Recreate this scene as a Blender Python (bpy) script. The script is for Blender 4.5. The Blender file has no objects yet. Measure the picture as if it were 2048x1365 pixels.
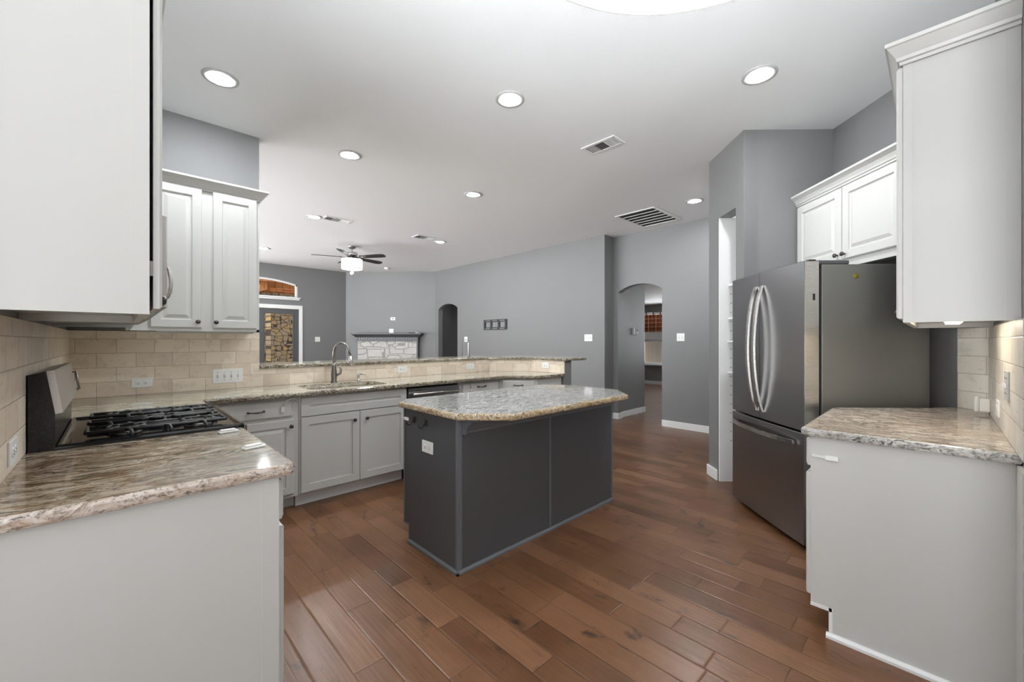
import bpy, bmesh, math, random
from mathutils import Matrix, Vector
random.seed(7)
SC = bpy.context.scene
COL = SC.collection
PI = math.pi
S2 = 2 ** -.5

# ---------------------------------------------------------------- camera, world, exposure
cam = bpy.data.objects.new('camera', bpy.data.cameras.new('camera'))
COL.objects.link(cam)
cam.location = (0, 0, 1.305)
cam.rotation_euler = (PI / 2, 0, math.radians(46.08 - 90))
cam.data.sensor_width = 36
cam.data.lens = 822.0 / 2048 * 36
cam.data.clip_start = .02
SC.camera = cam
WORLD = 10.4
w = bpy.data.worlds.new('world'); SC.world = w
w.use_nodes = True
bg = w.node_tree.nodes['Background']
_tc = w.node_tree.nodes.new('ShaderNodeTexCoord'); _sx = w.node_tree.nodes.new('ShaderNodeSeparateXYZ')
_rp = w.node_tree.nodes.new('ShaderNodeValToRGB')
w.node_tree.links.new(_tc.outputs['Generated'], _sx.inputs[0])
_mr = w.node_tree.nodes.new('ShaderNodeMapRange'); _mr.inputs[1].default_value = -1; _mr.inputs[2].default_value = 1
w.node_tree.links.new(_sx.outputs[2], _mr.inputs[0]); w.node_tree.links.new(_mr.outputs[0], _rp.inputs[0])
_e = _rp.color_ramp.elements                      # bright lower half added as ground glow to light ceilings; dim sky above
_e[0].position = .47; _e[0].color = (.945, .975, 1, 1); _e[1].position = .53; _e[1].color = (.15, .153, .157, 1)
w.node_tree.links.new(_rp.outputs[0], bg.inputs[0])
bg.inputs[1].default_value = WORLD
SC.view_settings.view_transform = 'Standard'
SC.view_settings.look = 'None'
SC.view_settings.exposure = 0.60
SC.view_settings.gamma = 1
SC.view_settings.use_curve_mapping = False
SC.cycles.use_denoising = True
SC.cycles.max_bounces = 10
SC.cycles.diffuse_bounces = 6
SC.cycles.glossy_bounces = 5
SC.cycles.sample_clamp_indirect = 6
L_DOWN, L_PEND, L_FAN, L_UNDER = 385.0, 1.3, 2.4, 16.0
L_BULB = 1700.0
CEIL = 3.05

def portal(name, loc, rot, sx, sy):
    l = bpy.data.lights.new(name, 'AREA'); l.shape = 'RECTANGLE'; l.size = sx; l.size_y = sy
    l.cycles.is_portal = True
    o = bpy.data.objects.new(name, l); COL.objects.link(o); o.location = loc; o.rotation_euler = rot
    return o
portal('window_portal', (-4.42, -1.4, 1.5), (0, -PI / 2, 0), 2.8, 4.0)  # guides sky sampling through the openings, added ones included
portal('window_portal', (-.9, -4.42, 1.5), (PI / 2, 0, 0), .9, 2.8)
portal('window_portal', (-.23, 7.35, 1.5), (0, -PI / 2, 0), 2.8, 5.8)
portal('window_portal', (.55, 10.43, 1.5), (-PI / 2, 0, 0), 1.5, 2.8)
portal('window_portal', (11.62, 5.7, 1.37), (0, PI / 2, 0), 1.5, 1.3)
portal('window_portal', (11.62, 2.95, 1.37), (0, PI / 2, 0), 1.5, 3.4)

# ---------------------------------------------------------------- mesh helpers
class MB:
    def __init__(s, M=None):
        s.bm = bmesh.new(); s.M = M or Matrix.Identity(4); s.smooth = False
    def _add(s, vs, fs):
        vv = [s.bm.verts.new(s.M @ Vector(v)) for v in vs]
        out = []
        for f in fs:
            try:
                F = s.bm.faces.new([vv[i] for i in f]); F.smooth = s.smooth; out.append(F)
            except ValueError: pass
        return out
    def box(s, x0, x1, y0, y1, z0, z1, b=0):
        vs = [(x, y, z) for z in (z0, z1) for y in (y0, y1) for x in (x0, x1)]
        fs = s._add(vs, [(0, 2, 3, 1), (4, 5, 7, 6), (0, 1, 5, 4), (2, 6, 7, 3), (0, 4, 6, 2), (1, 3, 7, 5)])
        if b:
            es = list({e for f in fs for e in f.edges})
            bmesh.ops.bevel(s.bm, geom=es, offset=b, segments=2, profile=.5, affect='EDGES')
        return s
    def loft(s, rings, cap=True, closed=True):
        n = len(rings[0]); vs = [v for r in rings for v in r]; fs = []
        for k in range(len(rings) - 1):
            for i in range(n if closed else n - 1):
                j = (i + 1) % n
                fs.append((k * n + i, k * n + j, (k + 1) * n + j, (k + 1) * n + i))
        if cap:
            fs.append(tuple(range(n))[::-1]); fs.append(tuple((len(rings) - 1) * n + i for i in range(n)))
        s._add(vs, fs); return s
    def prism(s, poly, z0, z1):
        return s.loft([[(x, y, z0) for x, y in poly], [(x, y, z1) for x, y in poly]])
    def slab(s, poly, z0, z1, r=.011):
        # eased stone edge
        prof = [(r, z0), (r * .3, z0 + r * .3), (0, z0 + r), (0, z1 - r), (r * .3, z1 - r * .3), (r, z1)]
        s.loft([[(x, y, z) for x, y in inset(poly, d)] for d, z in prof]); return s
    def tube(s, pts, r, n=10, cap=True):
        s.smooth = True
        P = [Vector(p) for p in pts]; rings = []
        rr = r if isinstance(r, (list, tuple)) else [r] * len(P)
        up = None
        for i, p in enumerate(P):
            t = (P[min(i + 1, len(P) - 1)] - P[max(i - 1, 0)]).normalized()
            if up is None:
                up = t.cross(Vector((0, 0, 1)) if abs(t.z) < .9 else Vector((1, 0, 0))).normalized()
            up = (up - t * up.dot(t)).normalized(); sd = t.cross(up)
            rings.append([tuple(p + (up * math.cos(a) + sd * math.sin(a)) * rr[i]) for a in [2 * PI * k / n for k in range(n)]])
        s.loft(rings, cap); s.smooth = False; return s
    def lathe(s, prof, c=(0, 0, 0), n=24, axis='z', cap=True):
        s.smooth = True
        def P(r, h, a):
            x, y = r * math.cos(a), r * math.sin(a)
            v = {'z': (x, y, h), 'y': (x, h, y), 'x': (h, x, y)}[axis]
            return (c[0] + v[0], c[1] + v[1], c[2] + v[2])
        s.loft([[P(max(r, 1e-4), h, 2 * PI * k / n) for k in range(n)] for r, h in prof], cap); s.smooth = False; return s
    def panel(s, x0, x1, z0, z1, yb, loops):
        # front panel facing -y: loops of (inset, y)
        R = [[(x0, yb, z0), (x1, yb, z0), (x1, yb, z1), (x0, yb, z1)]]
        for d, y in loops:
            R.append([(x0 + d, y, z0 + d), (x1 - d, y, z0 + d), (x1 - d, y, z1 - d), (x0 + d, y, z1 - d)])
        s.loft(R); return s

def inset(poly, d):
    if d == 0: return list(poly)
    n = len(poly)
    A = sum(poly[i][0] * poly[(i + 1) % n][1] - poly[(i + 1) % n][0] * poly[i][1] for i in range(n))
    sg = 1 if A > 0 else -1
    out = []
    for i in range(n):
        p0, p1, p2 = Vector(poly[i - 1]), Vector(poly[i]), Vector(poly[(i + 1) % n])
        a = (p1 - p0).normalized(); b = (p2 - p1).normalized()
        na = Vector((-a.y, a.x)) * sg; nb = Vector((-b.y, b.x)) * sg
        k = max(1 + na.dot(nb), .3)
        q = p1 + (na + nb) * (d / k); out.append((q.x, q.y))
    return out

def arc(cx, cy, r, a0, a1, n):
    return [(cx + r * math.cos(a0 + (a1 - a0) * k / n), cy + r * math.sin(a0 + (a1 - a0) * k / n)) for k in range(n + 1)]

def root(name, label, cat, loc=(0, 0, 0), rz=0, group=None, kind=None):
    o = bpy.data.objects.new(name, None); COL.objects.link(o)
    o.location = loc; o.rotation_euler = (0, 0, rz); o.empty_display_size = .1
    tag(o, label, cat, group, kind); return o
def tag(o, label, cat, group=None, kind=None):
    o['label'] = label; o['category'] = cat
    if group: o['group'] = group
    if kind: o['kind'] = kind
    return o
def rootM(o):
    return Matrix.Translation(o.location) @ Matrix.Rotation(o.rotation_euler.z, 4, 'Z')
def worldM(o):
    return (worldM(o.parent) @ rootM(o)) if o.parent else rootM(o)
def put(name, mb, mat, parent=None, origin=None, rz=0, label=None):
    """link the mesh as one object; geometry is given in world space"""
    bmesh.ops.remove_doubles(mb.bm, verts=mb.bm.verts, dist=1e-6)
    bmesh.ops.recalc_face_normals(mb.bm, faces=mb.bm.faces)
    if parent:
        W = worldM(parent)
    else:
        W = Matrix.Identity(4)
    if origin is None:
        if parent: origin = W.inverted() @ W.translation
        else: origin = (0, 0, 0)
    L = Matrix.Translation(Vector(origin)) @ Matrix.Rotation(rz, 4, 'Z')
    me = bpy.data.meshes.new(name)
    mb.bm.transform((W @ L).inverted()); mb.bm.to_mesh(me); mb.bm.free()
    if isinstance(mat, tuple):
        for q_ in mat: me.materials.append(q_)
        for p_ in me.polygons: p_.material_index = 0 if p_.normal.z > .92 else 1
    else: me.materials.append(mat)
    o = bpy.data.objects.new(name, me); COL.objects.link(o)
    o.location = origin; o.rotation_euler = (0, 0, rz)
    if parent: o.parent = parent
    if label: o['label'] = label
    return o
def solo(name, mb, mat, label, cat, group=None, kind=None, origin=None, rz=0):
    if origin is None and kind != 'structure':
        xs = [v.co for v in mb.bm.verts]
        origin = (sum(v.x for v in xs) / len(xs), sum(v.y for v in xs) / len(xs), min(v.z for v in xs))
    return tag(put(name, mb, mat, None, origin, rz), label, cat, group, kind)
def st(name, mb, mat, label, cat='wall', origin=None, rz=0):
    return tag(put(name, mb, mat, None, origin, rz), label, cat, None, 'structure')
def cut(o, mb):
    me = bpy.data.meshes.new('cut'); bmesh.ops.recalc_face_normals(mb.bm, faces=mb.bm.faces); mb.bm.to_mesh(me); mb.bm.free()
    c = bpy.data.objects.new('cut', me); COL.objects.link(c)
    bpy.context.view_layer.update()
    m = o.modifiers.new('b', 'BOOLEAN'); m.object = c; m.operation = 'DIFFERENCE'; m.solver = 'EXACT'
    dg = bpy.context.evaluated_depsgraph_get()
    n = bpy.data.meshes.new_from_object(o.evaluated_get(dg))
    o.modifiers.clear(); o.data = n
    bpy.data.objects.remove(c); return o
def dup(o, loc=None, rz=None, label=None):
    c = o.copy(); COL.objects.link(c)
    if loc is not None: c.location = loc
    if rz is not None: c.rotation_euler = (0, 0, rz)
    if label: c['label'] = label
    for ch in list(o.children):
        d = ch.copy(); COL.objects.link(d); d.parent = c
        for g in list(ch.children):
            e = g.copy(); COL.objects.link(e); e.parent = d
    return c
def frame(x, y, z=0, rz=0):
    return Matrix.Translation((x, y, z)) @ Matrix.Rotation(rz, 4, 'Z')
# diagonal axes: u runs straight away from the camera, v to its right
UV = Matrix(((S2, S2, 0, 0), (S2, -S2, 0, 0), (0, 0, 1, 0), (0, 0, 0, 1)))   # (u,v,z) -> world (mirrored pair, normals are recalculated)
def uv(u, v): return ((u + v) * S2, (u - v) * S2)

# ---------------------------------------------------------------- materials
class NT:
    def __init__(s, name):
        s.m = bpy.data.materials.new(name); s.m.use_nodes = True
        s.t = s.m.node_tree; s.p = s.t.nodes['Principled BSDF']
    def n(s, typ, **kw):
        nd = s.t.nodes.new(typ)
        for k, v in kw.items():
            if k in nd.inputs.keys() if isinstance(k, str) else False: s.set(nd.inputs[k], v)
            else: setattr(nd, k, v)
        return nd
    def set(s, sock, v):
        if hasattr(v, 'links') or isinstance(v, bpy.types.NodeSocket): s.t.links.new(v, sock)
        else: sock.default_value = v
    def math(s, op, a, b=None, c=None):
        nd = s.t.nodes.new('ShaderNodeMath'); nd.operation = op
        for i, v in enumerate((a, b, c)):
            if v is not None: s.set(nd.inputs[i], v)
        return nd.outputs[0]
    def obj(s): return s.t.nodes.new('ShaderNodeTexCoord').outputs['Object']
    def map(s, vec, scale=(1, 1, 1), rot=(0, 0, 0), loc=(0, 0, 0)):
        nd = s.t.nodes.new('ShaderNodeMapping'); s.set(nd.inputs[0], vec)
        nd.inputs['Scale'].default_value = scale; nd.inputs['Rotation'].default_value = rot; nd.inputs['Location'].default_value = loc
        return nd.outputs[0]
    def noise(s, vec, scale, detail=4, rough=.55, dist=0, out='Fac'):
        nd = s.t.nodes.new('ShaderNodeTexNoise'); s.set(nd.inputs['Vector'], vec)
        nd.inputs['Scale'].default_value = scale; nd.inputs['Detail'].default_value = detail
        nd.inputs['Roughness'].default_value = rough; nd.inputs['Distortion'].default_value = dist
        return nd.outputs[0 if out == 'Fac' else 1]
    def ramp(s, fac, stops, interp='LINEAR'):
        nd = s.t.nodes.new('ShaderNodeValToRGB'); s.set(nd.inputs[0], fac); e = nd.color_ramp.elements
        nd.color_ramp.interpolation = interp
        while len(e) < len(stops): e.new(.5)
        for k, (p, c) in enumerate(stops):
            e[k].position = p; e[k].color = (*c, 1) if len(c) == 3 else c
        return nd.outputs[0]
    def mix(s, fac, a, b, blend='MIX'):
        nd = s.t.nodes.new('ShaderNodeMix'); nd.data_type = 'RGBA'; nd.blend_type = blend
        s.set(nd.inputs['Factor'], fac)
        for k, v in ((6, a), (7, b)):
            if isinstance(v, tuple): nd.inputs[k].default_value = (*v, 1) if len(v) == 3 else v
            else: s.t.links.new(v, nd.inputs[k])
        return nd.outputs[2]
    def bump(s, h, strength=.2, dist=.01):
        nd = s.t.nodes.new('ShaderNodeBump'); s.set(nd.inputs['Height'], h)
        nd.inputs['Strength'].default_value = strength; nd.inputs['Distance'].default_value = dist
        s.t.links.new(nd.outputs[0], s.p.inputs['Normal'])
    def done(s, col=None, rough=None, metal=None, spec=None, coat=None):
        if col is not None:
            if isinstance(col, tuple): s.p.inputs['Base Color'].default_value = (*col, 1)
            else: s.t.links.new(col, s.p.inputs['Base Color'])
        if rough is not None: s.set(s.p.inputs['Roughness'], rough)
        if metal is not None: s.p.inputs['Metallic'].default_value = metal
        if spec is not None: s.p.inputs['Specular IOR Level'].default_value = spec
        if coat is not None:
            s.p.inputs['Coat Weight'].default_value = coat; s.p.inputs['Coat Roughness'].default_value = .12
        return s.m

def paint(name, col, rough=.5, tex=0, scale=160, var=.03):
    t = NT(name); o = t.obj()
    v = t.noise(o, 2.5, 3)
    c = t.mix(v, tuple(x * (1 - var) for x in col), tuple(min(1, x * (1 + var)) for x in col))
    if tex: t.bump(t.noise(o, scale, 3, .6), tex, .004)
    return t.done(c, rough)
def metal(name, col, rough=.3, stretch=(1, 1, 60), amt=.12, metallic=1):
    t = NT(name); o = t.obj()
    n = t.noise(t.map(o, stretch), 14, 3)
    r = t.math('ADD', t.math('MULTIPLY', n, amt), rough - amt / 2)
    c = t.mix(n, tuple(x * .92 for x in col), tuple(min(1, x * 1.06) for x in col))
    return t.done(c, r, metallic)
def plain(name, col, rough=.5, metallic=0, spec=.5):
    t = NT(name); n = t.noise(t.obj(), 30, 2)
    c = t.mix(n, tuple(x * .96 for x in col), tuple(min(1, x * 1.04) for x in col))
    return t.done(c, rough, metallic, spec)
def glow(name, col, strength):
    t = NT(name); t.p.inputs['Base Color'].default_value = (.9, .9, .9, 1)
    t.p.inputs['Emission Color'].default_value = (*col, 1); t.p.inputs['Emission Strength'].default_value = strength
    t.p.inputs['Roughness'].default_value = .5
    return t.m
def glass(name, tint=(1, 1, 1)):
    t = NT(name); t.p.inputs['Transmission Weight'].default_value = 1; t.p.inputs['IOR'].default_value = 1.01
    t.p.inputs['Alpha'].default_value = .35
    return t.done(tint, .02)

def granite(name, tones, rot=.12, veins=.5, scl=1.0, patch=None):
    """tones: dark vein, mid, light, accent"""
    t = NT(name); o = t.obj()
    d, m, l, a = tones
    wv = t.noise(o, 2.2 * scl, 3, .5, out='Color')
    vec = t.n('ShaderNodeVectorMath'); vec.operation = 'MULTIPLY_ADD'
    t.set(vec.inputs[0], wv); vec.inputs[1].default_value = (.30, .30, .30); t.set(vec.inputs[2], o)
    rv = t.map(vec.outputs[0], (1, 1, 1), (0, 0, rot))
    s1 = t.map(rv, (4.6 * scl, 18 * scl, 18 * scl))
    n1 = t.noise(s1, 1.5, 9, .68, 1.1)
    n2 = t.noise(t.map(rv, (10 * scl, 38 * scl, 38 * scl), (0, 0, 0), (3, 1, 2)), 1.2, 8, .7, .3)
    n3 = t.noise(o, 95, 3, .6)
    big = t.noise(o, 1.7, 3, .5)
    c = t.ramp(n1, [(.34, a), (.46, m), (.58, l), (.76, tuple(min(1, x * 1.1) for x in l))])
    c = t.mix(t.ramp(n2, [(.37, (1, 1, 1)), (.465, (0, 0, 0))]), c, d)
    c2 = t.mix(t.ramp(big, [(.4, (0, 0, 0)), (.6, (1, 1, 1))]), c, t.mix(.45, c, a))
    c3 = t.mix(t.math('MULTIPLY', t.ramp(n3, [(.36, (1, 1, 1)), (.45, (0, 0, 0))]), veins), c2, d)
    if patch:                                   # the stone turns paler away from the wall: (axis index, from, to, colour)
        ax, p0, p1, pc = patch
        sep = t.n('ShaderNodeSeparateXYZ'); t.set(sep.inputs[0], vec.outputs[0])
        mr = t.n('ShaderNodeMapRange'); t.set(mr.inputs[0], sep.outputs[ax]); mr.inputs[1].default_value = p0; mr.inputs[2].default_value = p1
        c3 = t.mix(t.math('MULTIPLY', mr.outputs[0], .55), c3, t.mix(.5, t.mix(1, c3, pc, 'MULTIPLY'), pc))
    return t.done(c3, t.math('ADD', t.math('MULTIPLY', n3, .05), .06), spec=.5)

def travertine(name, horiz=0, tw=.203, th=.1016, z0=.914, tones=((.84, .74, .61), (.70, .59, .47)), off=0.0):
    t = NT(name); o = t.obj()
    sep = t.n('ShaderNodeSeparateXYZ'); t.set(sep.inputs[0], o)
    x = t.math('ADD', sep.outputs[horiz], 10 + off); z = t.math('SUBTRACT', sep.outputs[2], z0)
    row = t.math('FLOOR', t.math('DIVIDE', z, th))
    xs = t.math('DIVIDE', t.math('ADD', x, t.math('MULTIPLY', row, tw * .5)), tw)
    colu = t.math('FLOOR', xs)
    cmb = t.n('ShaderNodeCombineXYZ'); t.set(cmb.inputs[0], row); t.set(cmb.inputs[1], colu)
    wn = t.n('ShaderNodeTexWhiteNoise'); t.set(wn.inputs[0], cmb.outputs[0])
    fx = t.math('FRACT', xs); fz = t.math('FRACT', t.math('DIVIDE', z, th))
    ex = t.math('MULTIPLY', t.math('MINIMUM', fx, t.math('SUBTRACT', 1, fx)), tw)
    ez = t.math('MULTIPLY', t.math('MINIMUM', fz, t.math('SUBTRACT', 1, fz)), th)
    e = t.math('MINIMUM', ex, ez)
    joint = t.math('LESS_THAN', e, .0011)
    base = t.mix(wn.outputs[0], tones[0], tones[1])
    shift = t.n('ShaderNodeVectorMath'); shift.operation = 'ADD'; t.set(shift.inputs[0], o); t.set(shift.inputs[1], wn.outputs[1])
    n = t.noise(shift.outputs[0], 9, 6, .6, .4)
    base = t.mix(t.ramp(n, [(.35, (.5, .5, .5)), (.48, (0, 0, 0))]), base, tuple(v * .78 for v in tones[1]))
    pits = t.ramp(t.noise(t.map(shift.outputs[0], (1, 1, 2.2)), 34, 4, .6, .8), [(.30, (1, 1, 1)), (.36, (0, 0, 0))])
    base = t.mix(t.math('MULTIPLY', pits, .5), base, (.22, .15, .1))
    c = t.mix(t.math('MULTIPLY', joint, .65), base, (.2, .15, .11))
    h = t.math('SUBTRACT', t.math('MINIMUM', t.math('MULTIPLY', e, 250), 1), t.math('MULTIPLY', pits, .6))
    t.bump(h, .5, .0025)
    return t.done(c, .42)

def wood_floor():
    t = NT('wood_floor'); o = t.obj(); W = .127; L = 1.15
    sep = t.n('ShaderNodeSeparateXYZ'); t.set(sep.inputs[0], o)
    x = t.math('DIVIDE', t.math('ADD', sep.outputs[0], 20.03), W); row = t.math('FLOOR', x)
    wr = t.n('ShaderNodeTexWhiteNoise', noise_dimensions='1D'); t.set(wr.inputs['W'], row)
    y = t.math('DIVIDE', t.math('ADD', t.math('ADD', sep.outputs[1], 30), t.math('MULTIPLY', wr.outputs[0], L * 3.7)), L)
    # two unequal boards per repeat
    col = t.math('FLOOR', y); fy0 = t.math('FRACT', y)
    cut_ = t.math('GREATER_THAN', fy0, .38)
    cmb = t.n('ShaderNodeCombineXYZ'); t.set(cmb.inputs[0], row); t.set(cmb.inputs[1], col); t.set(cmb.inputs[2], cut_)
    wn = t.n('ShaderNodeTexWhiteNoise'); t.set(wn.inputs[0], cmb.outputs[0])
    fx = t.math('FRACT', x)
    ex = t.math('MULTIPLY', t.math('MINIMUM', fx, t.math('SUBTRACT', 1, fx)), W)
    ey = t.math('MULTIPLY', t.math('MINIMUM', t.math('MINIMUM', fy0, t.math('SUBTRACT', 1, fy0)), t.math('ABSOLUTE', t.math('SUBTRACT', fy0, .38))), L)
    e = t.math('MINIMUM', ex, ey)
    sh = t.n('ShaderNodeVectorMath'); sh.operation = 'MULTIPLY_ADD'
    t.set(sh.inputs[0], wn.outputs[1]); sh.inputs[1].default_value = (7, 7, 7); t.set(sh.inputs[2], o)
    P = sh.outputs[0]
    grain = t.noise(t.map(P, (26, 1.6, 1)), 1.6, 8, .65, .5)
    fine = t.noise(t.map(P, (120, 5, 1)), 1.5, 4, .6)
    blot = t.noise(t.map(P, (3.2, 1.2, 1)), 1.6, 5, .6, .8)
    knot = t.noise(t.map(P, (7.5, 3.6, 1)), 1.0, 5, .62, 1.2)
    c = t.ramp(wn.outputs[0], [(0, (.100, .042, .016)), (.45, (.158, .070, .030)), (1, (.230, .110, .054))])
    c = t.mix(t.math('MULTIPLY', grain, .62), c, (.055, .024, .011))
    c = t.mix(t.math('MULTIPLY', t.ramp(blot, [(.4, (0, 0, 0)), (.75, (1, 1, 1))]), .5), c, (.215, .108, .056))
    c = t.mix(t.math('MULTIPLY', t.ramp(fine, [(.55, (0, 0, 0)), (.75, (1, 1, 1))]), .25), c, (.05, .02, .012))
    c = t.mix(t.math('MULTIPLY', t.ramp(knot, [(.61, (0, 0, 0)), (.70, (1, 1, 1))]), .85), c, (.022, .013, .01))
    c = t.mix(t.math('MULTIPLY', t.math('LESS_THAN', e, .0014), .7), c, (.03, .015, .01))
    rip = t.noise(t.map(P, (60, .7, 1)), 1.0, 2, .5)
    hand = t.noise(t.map(P, (6, 1.5, 1)), 1.2, 2)
    h = t.math('ADD', t.math('MINIMUM', t.math('MULTIPLY', e, 160), 1), t.math('ADD', t.math('MULTIPLY', rip, .9), t.math('MULTIPLY', hand, .9)))
    t.bump(h, .30, .003)
    return t.done(c, t.math('ADD', t.math('MULTIPLY', grain, .16), .22), spec=.42)

def plaid(name):
    t = NT(name); o = t.obj(); sep = t.n('ShaderNodeSeparateXYZ'); t.set(sep.inputs[0], o)
    def stripes(s, per, wdt): return t.math('LESS_THAN', t.math('FRACT', t.math('DIVIDE', t.math('ADD', s, 9), per)), wdt)
    a = stripes(sep.outputs[1], .12, .12); b = stripes(sep.outputs[2], .12, .12)
    d1 = stripes(t.math('ADD', sep.outputs[1], .05), .12, .4); d2 = stripes(t.math('ADD', sep.outputs[2], .05), .12, .4)
    c = t.mix(t.math('MULTIPLY', d1, .5), (.36, .09, .03), (.16, .035, .02)); c = t.mix(t.math('MULTIPLY', d2, .5), c, (.12, .03, .02))
    c = t.mix(t.math('MULTIPLY', a, .7), c, (.75, .5, .28)); c = t.mix(t.math('MULTIPLY', b, .7), c, (.75, .5, .28))
    return t.done(c, .9)
def stone(name, tones, joint, sx=4, sz=6, jw=.06, axis=0):
    t = NT(name); o = t.obj()
    sep = t.n('ShaderNodeSeparateXYZ'); t.set(sep.inputs[0], o)
    cm = t.n('ShaderNodeCombineXYZ'); t.set(cm.inputs[0], t.math('MULTIPLY', sep.outputs[axis], sx)); t.set(cm.inputs[1], t.math('MULTIPLY', sep.outputs[2], sz))
    v = t.n('ShaderNodeTexVoronoi', feature='F1', distance='CHEBYCHEV'); t.set(v.inputs['Vector'], cm.outputs[0]); v.inputs['Scale'].default_value = 1; v.inputs['Randomness'].default_value = .8
    v2 = t.n('ShaderNodeTexVoronoi', feature='F2', distance='CHEBYCHEV'); t.set(v2.inputs['Vector'], cm.outputs[0]); v2.inputs['Scale'].default_value = 1; v2.inputs['Randomness'].default_value = .8
    gap = t.math('SUBTRACT', v2.outputs['Distance'], v.outputs['Distance'])
    j = t.math('LESS_THAN', gap, jw)
    sp = t.n('ShaderNodeSeparateColor'); t.set(sp.inputs[0], v.outputs['Color'])
    c = t.mix(sp.outputs[0], tones[0], tones[1])
    c = t.mix(t.math('MULTIPLY', sp.outputs[1], .6), c, tones[2])
    c = t.mix(t.math('MULTIPLY', t.noise(o, 20, 5), .5), c, tuple(x * .6 for x in tones[0]))
    c = t.mix(j, c, joint)
    t.bump(t.math('ADD', t.math('MINIMUM', t.math('MULTIPLY', gap, 6), 1), t.math('MULTIPLY', t.noise(o, 25, 4), .5)), .8, .02)
    return t.done(c, .85)
def boards(name, a, b, axis=1, per=.14):
    t = NT(name); o = t.obj(); sep = t.n('ShaderNodeSeparateXYZ'); t.set(sep.inputs[0], o)
    f = t.math('DIVIDE', t.math('ADD', sep.outputs[axis], 40), per)
    wn = t.n('ShaderNodeTexWhiteNoise', noise_dimensions='1D'); t.set(wn.inputs['W'], t.math('FLOOR', f))
    c = t.mix(wn.outputs[0], a, b)
    c = t.mix(t.math('MULTIPLY', t.noise(t.map(o, (3, 3, .6)), 4, 5), .5), c, tuple(x * .4 for x in a))
    c = t.mix(t.math('LESS_THAN', t.math('FRACT', f), .06), c, tuple(x * .2 for x in a))
    return t.done(c, .8)

M_WALL = paint('grey_wall_paint', (.195, .195, .196), .42, .8, 120)
M_CEIL = paint('ceiling_paint', (.88, .89, .90), .7, .25, 120, .01)
M_TRIM = paint('white_trim_paint', (.78, .78, .77), .35)
M_CAB = paint('warm_white_cabinet_paint', (.545, .54, .515), .34, .03, 60, .012)
M_CABIN = paint('cabinet_interior_beige', (.55, .5, .42), .5)
M_ISL = paint('charcoal_paint', (.066, .066, .069), .40, .05, 90)
M_ISLT = paint('charcoal_trim_paint', (.115, .12, .13), .35)
M_GREYDK = paint('dark_grey_paint', (.085, .087, .092), .4)
M_FLOOR = wood_floor()
M_TILE_X = travertine('travertine_tile', 0, off=.047)
M_TILE_Y = travertine('travertine_tile_side', 1, off=.03)
M_TILE_R = travertine('travertine_tile_pale', 0, tones=((.74, .70, .63), (.63, .59, .52)), off=.09)
M_TILE_D = travertine('travertine_tile_pale_diagonal', 0, tw=.30, tones=((.72, .68, .61), (.62, .575, .51)), off=.05)
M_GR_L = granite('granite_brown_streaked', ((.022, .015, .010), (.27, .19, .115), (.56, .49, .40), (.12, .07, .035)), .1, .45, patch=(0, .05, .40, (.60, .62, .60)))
M_GR_LE = granite('granite_pink_edge', ((.05, .04, .035), (.56, .47, .40), (.74, .69, .64), (.34, .25, .18)), .1, .55, 1.5)
M_GR_S = granite('granite_green_grey', ((.03, .027, .02), (.36, .33, .255), (.58, .55, .47), (.22, .175, .11)), .1, .6)
M_GR_SE = granite('granite_dark_edge', ((.02, .018, .014), (.26, .225, .165), (.50, .46, .38), (.11, .085, .055)), .1, .9, 1.7)
M_GR_I = granite('granite_grey', ((.035, .036, .035), (.30, .295, .27), (.54, .54, .51), (.22, .205, .175)), -.25, .65, 1.4)
M_GR_IE = granite('granite_tan_edge', ((.04, .03, .022), (.46, .34, .20), (.62, .54, .42), (.26, .17, .08)), .1, .7, 1.7)
M_GR_R = granite('granite_beige', ((.07, .05, .038), (.40, .33, .26), (.66, .60, .53), (.23, .17, .12)), 1.45, .4, 1.25)
M_GR_RE = granite('granite_white_edge', ((.03, .03, .03), (.48, .46, .43), (.70, .68, .65), (.22, .20, .18)), 1.45, .6, 1.6)
M_STEEL = metal('dark_stainless_steel', (.30, .30, .305), .30)
M_STEEL_L = metal('stainless_steel', (.62, .60, .57), .26)
M_STEEL_B = metal('satin_stainless_steel', (.50, .47, .44), .42)
M_STEEL_S = metal('grey_appliance_side', (.235, .23, .22), .40, (1, 1, 20), .08, .6)
M_CHROME = metal('brushed_nickel', (.55, .54, .53), .22, (1, 1, 8), .08)
M_NICKEL = metal('dark_nickel', (.24, .225, .21), .3, (1, 1, 8), .08)
M_KNOB = metal('aged_bronze', (.10, .088, .078), .34, (1, 1, 4), .1)
M_BLACK = plain('black_enamel', (.010, .010, .011), .09)
M_BLKTX = NT('black_textured_enamel'); M_BLKTX.bump(M_BLKTX.noise(M_BLKTX.obj(), 180, 2), .6, .004); M_BLKTX = M_BLKTX.done((.012, .012, .013), .22)
M_IRON = plain('cast_iron', (.018, .018, .019), .42)
M_BLACKM = plain('black_plastic', (.015, .015, .016), .5)
M_DARK = plain('matte_black', (.006, .006, .006), .8)  # near-black finish for gaskets, slots, hinges and the firebox
M_PLATE = plain('white_plastic', (.82, .82, .80), .35)
M_PLATE2 = plain('slot_grey', (.10, .10, .10), .5)
M_CLEAR = plain('clear_plastic', (.72, .72, .70), .2)
M_LED = glow('downlight_glow', (.93, .97, 1), L_DOWN)
M_PATIO = glow('patio_lamp_glow', (1, .72, .38), 90.0)
M_PEND = glow('pendant_glow', (1, .985, .965), L_PEND)
M_PSIDE = glow('pendant_shade_fabric', (1, .98, .95), .35)
M_BULB = glow('added_bulb_glow', (.91, .965, 1), L_BULB)
M_SHADE = glow('fan_shade_glow', (1, .96, .9), L_FAN)
M_UNDER = glow('under_cabinet_glow', (1, .9, .74), L_UNDER)
M_GLASS = glass('window_glass')
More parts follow.
